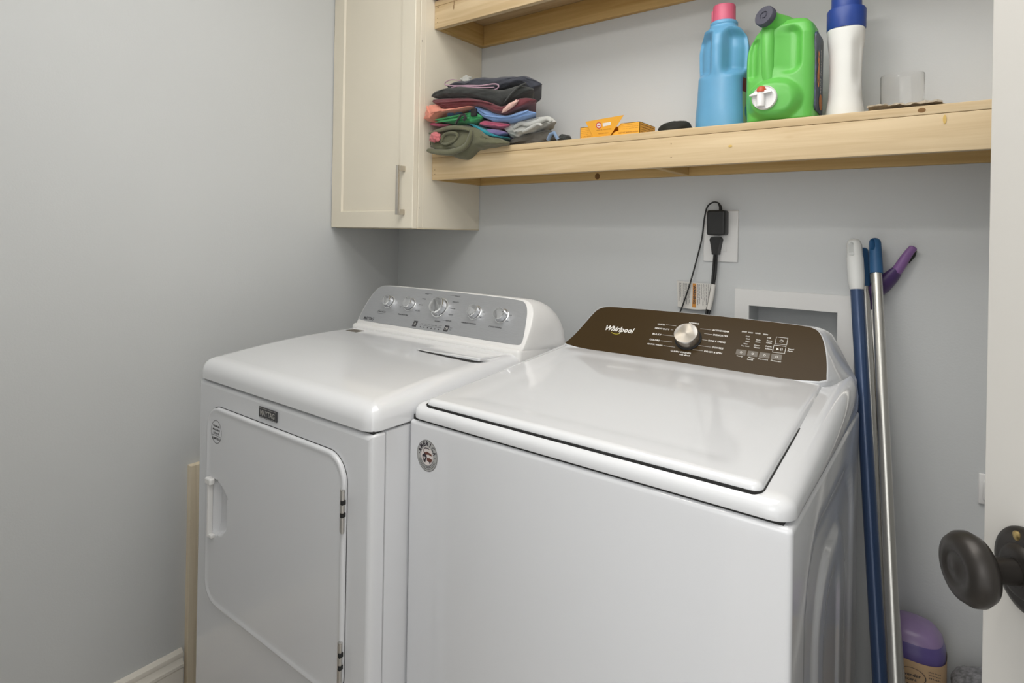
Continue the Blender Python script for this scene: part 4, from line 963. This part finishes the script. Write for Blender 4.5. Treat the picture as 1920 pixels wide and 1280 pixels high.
garment('salmon_shirt', GS['salmon'], -0.10, C['salmon'], 'salmon orange garment spilling out at the left end of the pile', layers=1, seed=9, wr=0.005)
garment('maroon_trousers', GS['maroon'], -0.04, C['maroon'], 'dark maroon folded garment under the black one', layers=1, seed=10, wr=0.0028)
garment('black_trousers', GS['black'], -0.04, C['black'], 'black folded garment below the charcoal one at the top of the pile', layers=1, seed=11, wr=0.003)
dn_ = garment('charcoal_jeans', GS['denim'], -0.05, C['denim'], 'charcoal folded jeans with pink lined edge, topmost of the clothes pile', layers=1, seed=12, wr=0.0035)
M['pinkedge'] = cloth('pink_edging', (0.42, 0.27, 0.34))
for pts in ([(0.496, 1.737), (0.493, 1.729), (0.545, 1.731), (0.60, 1.722), (0.66, 1.7115), (0.704, 1.707), (0.716, 1.716), (0.700, 1.724), (0.65, 1.726), (0.60, 1.733), (0.55, 1.739), (0.505, 1.748), (0.503, 1.757), (0.530, 1.761), (0.565, 1.752)],
            [(0.505, 1.733), (0.55, 1.737), (0.60, 1.7285), (0.66, 1.7185), (0.700, 1.7145)]):
    fold(pts, 0.0022, M['pinkedge'], dn_, 'pink_hem', y=-0.2705, flat=1.0)
garment('white_towel', GS['white'], -0.13, C['white'], 'crumpled off-white cloth lying right of the clothes pile', layers=1, seed=13, wr=0.007, group=None)
wt = bpy.data.objects['white_towel']
fold([(0.750, 1.594), (0.775, 1.606), (0.805, 1.600), (0.835, 1.604), (0.868, 1.610), (0.882, 1.600)], 0.0085, C['white'], wt, 'crumpled_fold', y=-0.238, flat=0.9)
fold([(0.785, 1.580), (0.81, 1.588), (0.835, 1.598), (0.852, 1.592)], 0.006, C['white'], wt, 'crumpled_fold', y=-0.240, flat=0.9)
garment('taupe_shirt', (GS['taupe'][0], GS['taupe'][1], [(a, SHF) for a, b in GS['taupe'][2]]), -0.07, C['taupe'], 'dark taupe crumpled garment beneath the off-white cloth', layers=1, seed=14, wr=0.004, group=None)
gs_ = bpy.data.objects['green_shirt']; fold([(0.462, 1.6405), (0.50, 1.6420), (0.55, 1.6440), (0.60, 1.6470)], 0.0035, C['green'], gs_, 'folded_edge', y=-0.2765); fold([(0.468, 1.6330), (0.52, 1.6330), (0.57, 1.6335), (0.61, 1.6320)], 0.0035, C['green'], gs_, 'folded_edge', y=-0.2765)
fold([(0.66, 1.6370), (0.70, 1.6290), (0.745, 1.6240), (0.79, 1.6280), (0.82, 1.6340)], 0.0045, C['blue'], bpy.data.objects['blue_shirt'], 'folded_edge', y=-0.2640)
fold([(0.453, 1.682), (0.458, 1.668), (0.469, 1.655), (0.462, 1.642)], 0.0045, C['salmon'], bpy.data.objects['salmon_shirt'], 'folded_edge', y=-0.3005)
fold([(0.470, 1.695), (0.53, 1.690), (0.60, 1.686), (0.66, 1.676), (0.70, 1.664)], 0.0035, C['maroon'], bpy.data.objects['maroon_trousers'], 'folded_edge', y=-0.2815)
fold([(0.752, 1.662), (0.775, 1.682), (0.800, 1.698), (0.825, 1.706)], 0.0045, C['black'], bpy.data.objects['black_trousers'], 'folded_edge', y=-0.2850)
mb = blob(0.9030, -0.200, SH + 0.010, 0.019, 0.02, 0.012, 8.8, 0.3, flatb=SH); tag(mb.build('black_sock', C['black'], angle=80), 'small black sock end at the right tip of the clothes', 'sock')
t_ = []
mb = MB(); mb.tube([(0.862, -0.222, SH + 0.008), (0.874, -0.228, SH + 0.022), (0.886, -0.228, SH + 0.026), (0.892, -0.226, SH + 0.014), (0.896, -0.224, SH + 0.0065)], 0.0062, 10, flat=0.8); tag(mb.build('blue_strap', C['sblue'], angle=80), 'looped pale blue cloth strip before the black sock', 'cloth')
mb = blob(0.7010, -0.232, SH + 0.0085, 0.0095, 0.008, 0.0085, 1.8, 0.3, N=24, flatb=SH)
M['redcloth'] = cloth('red_fabric', (0.45, 0.07, 0.05)); tag(mb.build('red_cloth', M['redcloth'], angle=80), 'tiny red cloth tip at shelf level between olive and taupe garments', 'cloth')
mb = MB(); mb.tube([(0.560, -0.281, 1.619), (0.572, -0.287, 1.628), (0.585, -0.288, 1.640), (0.596, -0.286, 1.643), (0.602, -0.284, 1.632), (0.594, -0.284, 1.626)], 0.0055, 10, flat=0.7)
tag(mb.build('black_strap', C['black'], angle=80), 'curled black strap hanging over the green garment', 'strap')
mb = MB(); mb.rbox(0.620, 0.640, -0.2835, -0.2745, 1.634, 1.657, 0.002); tag(mb.build('strap_buckle', M['black'], angle=80), 'square black buckle at the right end of the green garment', 'buckle')
mb = blob(0.5040, -0.175, 1.7800, 0.0175, 0.016, 0.0165, 3.3, 0.45, N=44, fr=3.4); tag(mb.build('crumpled_tissue', C['white'], angle=80), 'small crumpled whitish ball on top of the clothes pile', 'tissue')
M['flower'] = cloth('floral_print', (0.66, 0.42, 0.37), 0.4)
mb = blob(0.7690, -0.2830, 1.6480, 0.026, 0.006, 0.0075, 2.2, 0.4, N=30); mb.v = [Vector((p.x, p.y, p.z + (p.x - 0.769) * 0.45)) for p in mb.v]
mm = mb.build('floral_lining', M['flower'], bpy.data.objects['maroon_trousers'], angle=80)
mb = MB(); mb.rbox(0.428, 0.56, -0.262, -0.06, 2.0378, 2.060, 0.009); tag(mb.build('maroon_cloth', C['maroon'], angle=60), 'edge of a folded maroon cloth on the upper shelf by the cabinet', 'cloth')

# ================================================================== OUTLET, ADAPTER, CORDS
t = thing('electrical_outlet', 'white wall outlet plate above the washer console', 'outlet', (1.284, 0, 1.2165))
mb = MB(); mb.rbox(1.2378, 1.3305, -0.006, 0, 1.2165, 1.3560, 0.003); op = mb.build('cover_plate', M['plastic_w'], t)
mb = MB(); mb.rbox(1.2665, 1.3010, -0.0085, -0.006, 1.2440, 1.3280, 0.0012); mb.build('receptacle', M['plastic_w'], t)
t = thing('power_adapter', 'black square plug-in adapter in the upper socket, thin cord arching left', 'adapter', (1.284, -0.02, 1.297))
mb = MB(frame((0, -0.0088, 0), (1, 0, 0), (0, 0, 1))); mb.rbox(1.2580, 1.3070, 1.2885, 1.3555, 0, 0.036, 0.005, r=0.006); mb.build('adapter_body', M['black'], t)
mb = MB(frame((0, -0.0086, 0), (1, 0, 0), (0, 0, 1)))
def smooth_path(P, k=8):
    P = [Vector(p) for p in P]; out = []
    for i in range(len(P) - 1):
        p0, p1, p2, p3 = P[max(i - 1, 0)], P[i], P[i + 1], P[min(i + 2, len(P) - 1)]
        for s_ in range(k):
            u = s_ / k; out.append(0.5 * ((2 * p1) + (-p0 + p2) * u + (2 * p0 - 5 * p1 + 4 * p2 - p3) * u ** 2 + (-p0 + 3 * p1 - 3 * p2 + p3) * u ** 3))
    return out + [P[-1]]
mb = MB()
mb.tube(smooth_path([(1.290, -0.028, 1.353), (1.289, -0.026, 1.366), (1.282, -0.024, 1.376), (1.268, -0.022, 1.378), (1.252, -0.020, 1.366), (1.243, -0.016, 1.335), (1.236, -0.013, 1.28), (1.222, -0.012, 1.22),
          (1.2075, -0.0235, 1.15), (1.189, -0.0250, 1.09), (1.174, -0.03, 1.04), (1.17, -0.05, 0.94)]), 0.0021, 10)
mb.tube([(1.2905, -0.028, 1.354), (1.289, -0.0262, 1.366), (1.284, -0.0245, 1.374)], [0.0045, 0.0038, 0.0028], 12)
mb.build('cord', M['black'], t)
t = thing('power_plug', 'black power cord plugged in the lower socket, dropping behind the washer', 'cord', (1.275, -0.02, 1.2))
mb = MB()
mb.rings([[(x, y, z) for x, y in ((1.2770 - w, -0.0088), (1.2770 + w, -0.0088), (1.2770 + w * 0.9, -0.030), (1.2770 - w * 0.9, -0.030))] for z, w in ((1.2365, .0085), (1.244, .0095), (1.262, .0125), (1.276, .0160), (1.281, .0145), (1.284, .0105))])
mb.build('plug', M['black'], t, angle=30)
mb = MB()
for dx, k_ in ((-0.0030, 0), (0.0030, 1)):
    mb.tube(smooth_path([(1.2760 + dx * .8, -0.019, 1.240), (1.2745 + dx, -0.017, 1.215), (1.272 + dx, -0.016, 1.18), (1.2690 + dx * .7, -0.016, 1.155), (1.2640 + dx, -0.018, 1.11), (1.2580 + dx * 1.2, -0.022, 1.075), (1.255 + dx, -0.035, 1.03), (1.255 + dx, -0.05, 0.94)]), 0.0034, 10)
mb.build('cord', M['black'], t)
# warning tag wrapped round the cord
mb = MB(); TGN = 16; vs = []; fs = []
for i in range(TGN + 1):
    u = i / TGN; x = 1.1650 + (1.2720 - 1.1650) * u; yy = -0.0095 - 0.006 * math.sin(PI * u) - 0.0035 * u
    for j in range(7):
        v = j / 6; top = 1.1585 - 0.003 * u; bot = 1.0860 - 0.004 * math.sin(PI * u) + 0.001 * u; xx = x - 0.010 * (1 - v) * u ** 2 + 0.004 * (1 - v) * (1 - u)
        vs.append((xx, yy + 0.002 * math.sin(v * 3), bot + (top - bot) * v))
for i in range(TGN):
    for j in range(6): fs.append((i * 7 + j, (i + 1) * 7 + j, (i + 1) * 7 + j + 1, i * 7 + j + 1))
n0 = len(vs); vs += [(a, b + 0.0006, c) for a, b, c in vs]; fs += [tuple(reversed([k + n0 for k in f])) for f in fs]
mb.add(vs, fs); tagp = mb.build('warning_tag', M['paper'], t, angle=80)
mb = MB(); mb.tube([(1.2715, -0.0175, 1.156), (1.2675, -0.0175, 1.125), (1.2610, -0.021, 1.0865)], 0.0062, 16); mb.build('tag_wrap', M['paper'], t)
TG = frame((0, -0.0175, 1.0), (0, 0, -1), (1, 0, 0))
def tagtext(mb, s_, x, z, ln, hgt, mi, bold=0.02):
    # lettering runs down the tag; follows the tag's curve
    b = MB(); put_text(b, s_, 0, 0, 0, ln, hgt, bold=bold)
    vs = []
    for p in b.v:
        X = x + p.y; Z = z - p.x; u = max(0, min(1, (X - 1.165) / 0.107)); v = max(0, min(1, (Z - 1.086) / 0.072))
        vs.append((X, -0.0095 - 0.006 * math.sin(PI * u) - 0.0035 * u + 0.002 * math.sin(v * 3) - 0.0005, Z))
    mb.add(vs, b.f, mi)
mb = MB()
vs = []; 
for i in range(3):
    for j in range(7):
        X = 1.2135 + 0.0105 * i / 2; Z = 1.0885 + 0.066 * j / 6; u = (X - 1.165) / 0.107; v = (Z - 1.086) / 0.072
        vs.append((X, -0.0095 - 0.006 * math.sin(PI * u) - 0.0035 * u + 0.002 * math.sin(v * 3) - 0.0003, Z))
mb.add(vs, [(i * 7 + j, (i + 1) * 7 + j, (i + 1) * 7 + j + 1, i * 7 + j + 1) for i in range(2) for j in range(6)], 0)
tagtext(mb, 'WARNING', 1.2152, 1.150, 0.052, 0.0070, 1, 0.05)
for k, (x, ln) in enumerate(((1.1720, .050), (1.1765, .040), (1.1810, .056), (1.1860, .052), (1.1905, .050), (1.1955, .058), (1.2000, .060), (1.2045, .055), (1.2280, .058), (1.2325, .054), (1.2370, .040), (1.2420, .058), (1.2465, .046), (1.2510, .056), (1.2555, .050))):
    tagtext(mb, ('electrical shock hazard', 'do not cut or remove', 'plug into grounded outlet', 'failure to do so can result')[k % 4], x, 1.1535, ln, 0.0026, 1)
mb.build('tag_print', [M['tagorange'], M['print_dk']], tagp, smooth=False, recalc=False)

# ================================================================== POLES LEANING BY THE WASHER
CAMP = Vector((1.793, -1.6253, 1.2838))
def pole(name, label, cat, A, B, r, pm, gm, glen, gprof, hole=None, group=None):
    A, B = Vector(A), Vector(B); d = (B - A).normalized(); k = (A.z - (FLOOR + 0.012)) / -d.z; F = A + d * k
    t = thing(name, label, cat, (F.x, F.y, FLOOR), group)
    g = A + d * glen
    b = MB(); b.tube([g - d * 0.004, F], r, 28); b.build('pole', pm, t)
    b = MB(); b.tube([F - d * 0.03, F - Vector((0, 0, 0.0118))], r * 1.25, 20); b.build('foot', gm, t)
    # grip, with its hanging slot pressed in on the side we see
    ez = d; tc_ = (CAMP - A); ex = (tc_ - ez * tc_.dot(ez)).normalized(); 
    if hole: ex = (Matrix.Rotation(hole[3], 3, ez) @ ex)
    ey = ez.cross(ex); rows = 56; n = 48; rings = []
    for i in range(rows + 1):
        s_ = glen * (i / rows) ** 1.15; rad = interp(gprof, s_ / glen); ring = []
        for j in range(n):
            a = 2 * PI * j / n - PI; rr = rad
            if hole:
                q_ = ((s_ - hole[0]) / hole[1]) ** 4 + (rad * a / hole[2]) ** 2
                rr = rad - 0.8 * rad * (1 - sst(0.6, 1.05, q_))
            ring.append(A + ez * s_ + (ex * math.cos(a) + ey * math.sin(a)) * rr)
        rings.append(ring)
    b = MB(); b.rings(rings); b.build('grip', gm, t, angle=50); return t
GP = [(0, .0035), (.02, .0095), (.06, .0135), (.12, .0155), (.2, .0160), (.37, .0162), (.375, .0170), (.7, .0172), (.86, .0162), (.97, .0150), (1, .0140)]
pole('mop_handle', 'navy blue pole with white grip leaning beside the washer', 'mop handle', (1.6065, -0.062, 1.2855), (1.6868, -0.24, 0.403), 0.0136, M['bluepole'], M['whitegrip'], 0.118, GP, (0.026, 0.016, 0.0060, 0.45))
GP2 = [(0, .003), (.02, .0075), (.07, .0110), (.15, .0122), (.5, .0128), (.9, .0132), (1, .0130)]
pole('broom_handle', 'thick silver pole with bright blue grip, in front of the purple brush', 'broom handle', (1.6460, -0.043, 1.2875), (1.7185, -0.32, 0.455), 0.0108, M['alu'], M['bluegrip'], 0.084, GP2, (0.018, 0.013, 0.0052, 0.5))
pole('duster_handle', 'thin silver pole with short blue grip between the two front poles', 'duster handle', (1.6200, -0.020, 1.2640), (1.692, -0.185, 0.37), 0.0092, M['alu'], M['bluegrip'], 0.090, [(0, .006), (.03, .0100), (.1, .0115), (.9, .0118), (1, .0110)])
t = thing('brush_mop', 'thin grey pole topped by a bent two-tone purple handle pointing right', 'mop', (1.757, -0.275, FLOOR))
A_ = Vector((1.6370, -0.022, 1.150)); B_ = Vector((1.722, -0.20, 0.37)); d_ = (B_ - A_).normalized(); F_ = A_ + d_ * ((A_.z - FLOOR) / -d_.z)
ROOT[t.name] = Vector((F_.x, F_.y, FLOOR)); t.location = ROOT[t.name]
mb = MB(); mb.tube([A_ + d_ * 0.03, F_], 0.0072, 20); mb.build('pole', M['alu'], t)
mb = MB(); pp = smooth_path([(1.635, -0.024, 1.108), (1.634, -0.023, 1.140), (1.643, -0.024, 1.160), (1.660, -0.026, 1.180), (1.677, -0.026, 1.199), (1.689, -0.026, 1.216)], 8)
def brad(i, n_): 
    u = i / n_; return interp([(0, .007), (.2, .012), (.42, .021), (.6, .0225), (.8, .0185), (1, .0125)], u)
mb.tube(pp, [brad(i, len(pp) - 1) for i in range(len(pp))], 24, flat=0.7); mb.build('grip_body', M['purple_d'], t)
mb = MB(); pp = smooth_path([(1.687, -0.026, 1.212), (1.696, -0.026, 1.228), (1.704, -0.025, 1.244), (1.712, -0.023, 1.258), (1.7175, -0.021, 1.266), (1.719, -0.020, 1.269)], 8)
mb.tube(pp, [interp([(0, .0118), (.25, .0112), (.6, .0092), (.85, .0088), (.95, .007), (1, .003)], i / (len(pp) - 1)) for i in range(len(pp))], 24, flat=0.85); mb.build('grip_tip', M['purple_l'], t)
mb = MB(); mb.tube([(1.7085, -0.0170, 1.233), (1.7165, -0.0140, 1.250), (1.7215, -0.0130, 1.262)], [0.003, 0.0065, 0.004], 12); mb.build('grip_underside', M['black'], t)

# ================================================================== JUG AND RUG IN THE CORNER BY THE DOOR
JB = 0.208
t = thing('cleaner_jug', 'violet jug with kraft paper label, low between the poles and the door', 'jug', (1.732, -0.095, JB))
mb = MB(); mb.rings(jug_rings(1.731, -0.093, [(JB, .052, .050), (JB + .006, .058, .056), (.30, .060, .058), (.375, .0605, .058), (.428, .0600, .057), (.448, .055, .052), (.462, .046, .044), (.472, .032, .030), (.476, .012, .012)], 2.8, None, rows=50), mi=0)
jb = mb.build('jug_body', M['violetjug'], t, angle=60)
for p in jb.data.polygons:
    pass
jb.data.materials.append(M['violet_top'])
for p in jb.data.polygons:
    if p.center.z > 0.447 - JB - 0.0 and True: p.material_index = 1
mb = MB(); mb.rings(jug_rings(1.731, -0.093, [(.235, .0612, .0592), (.419, .0614, .0588)], 2.8, None, rows=10), caps=False); lb_ = mb.build('label', M['kraft'], jb)
mb = MB(frame((1.745, -0.1535, 0.046), (0.985, 0.17, 0), (0, 0, 1)))
ring_flat(mb, -0.012, 0.345, 0.0165, 0.0175, 0.0012, 36, 0, 1.5); put_text(mb, 'lavender', -0.012, 0.3475, 0.0012, 0.034, 0.0065, bold=0.02, align='c'); put_text(mb, 'scent', -0.012, 0.338, 0.0012, 0.020, 0.0055, bold=0.02, align='c')
for k in range(3): put_text(mb, ('plant based', 'laundry wash', '64 loads')[k], 0.018, 0.361 - 0.006 * k, 0.0012, 0.020, 0.0035, bold=0.02)
mb.build('label_print', M['print_dk'], lb_, smooth=False, recalc=False)
mb = MB()
def shaggy(mb, rings_fn, nu, nv, amp):
    vs = []; fs = []
    for i in range(nu + 1):
        for j in range(nv):
            p, n_ = rings_fn(i / nu, 2 * PI * j / nv); q_ = noise.noise(p * 55) + 0.8 * noise.noise(p * 130); vs.append(p + n_ * amp * q_)
    for i in range(nu):
        for j in range(nv): fs.append((i * nv + j, i * nv + (j + 1) % nv, (i + 1) * nv + (j + 1) % nv, (i + 1) * nv + j))
    mb.add(vs, fs)
def upright(cx, cy, rx, ry, z0, z1, e):
    def f(u, a):
        co, si = math.cos(a), math.sin(a); rr = 1.0; z = z0 + (z1 - z0 - e) * min(1, u / 0.7)
        if u > 0.7: w_ = (u - 0.7) / 0.3 * PI / 2; rr = 1 - (1 - math.cos(w_)) ; z = z1 - e + e * math.sin(w_)
        x = rx * math.copysign(abs(co) ** 0.7, co); y = ry * math.copysign(abs(si) ** 0.7, si)
        return Vector((cx + x * rr, cy + y * rr, z)), Vector((co * rr, si * rr, 1 - rr * 0.8)).normalized()
    return f
shaggy(mb, upright(1.892, -0.085, 0.092, 0.066, FLOOR, 0.405, 0.035), 90, 160, 0.0035)
tag(mb.build('rolled_rug', M['shag'], angle=180), 'grey shaggy rug bundle at the bottom right edge by the door', 'rug')
mb = MB(); mb.rbox(1.662, 1.792, -0.152, -0.030, FLOOR, JB, 0.012); tag(mb.build('laundry_pail', M['plastic_w'], angle=50), 'white pail directly under the violet jug', 'pail')
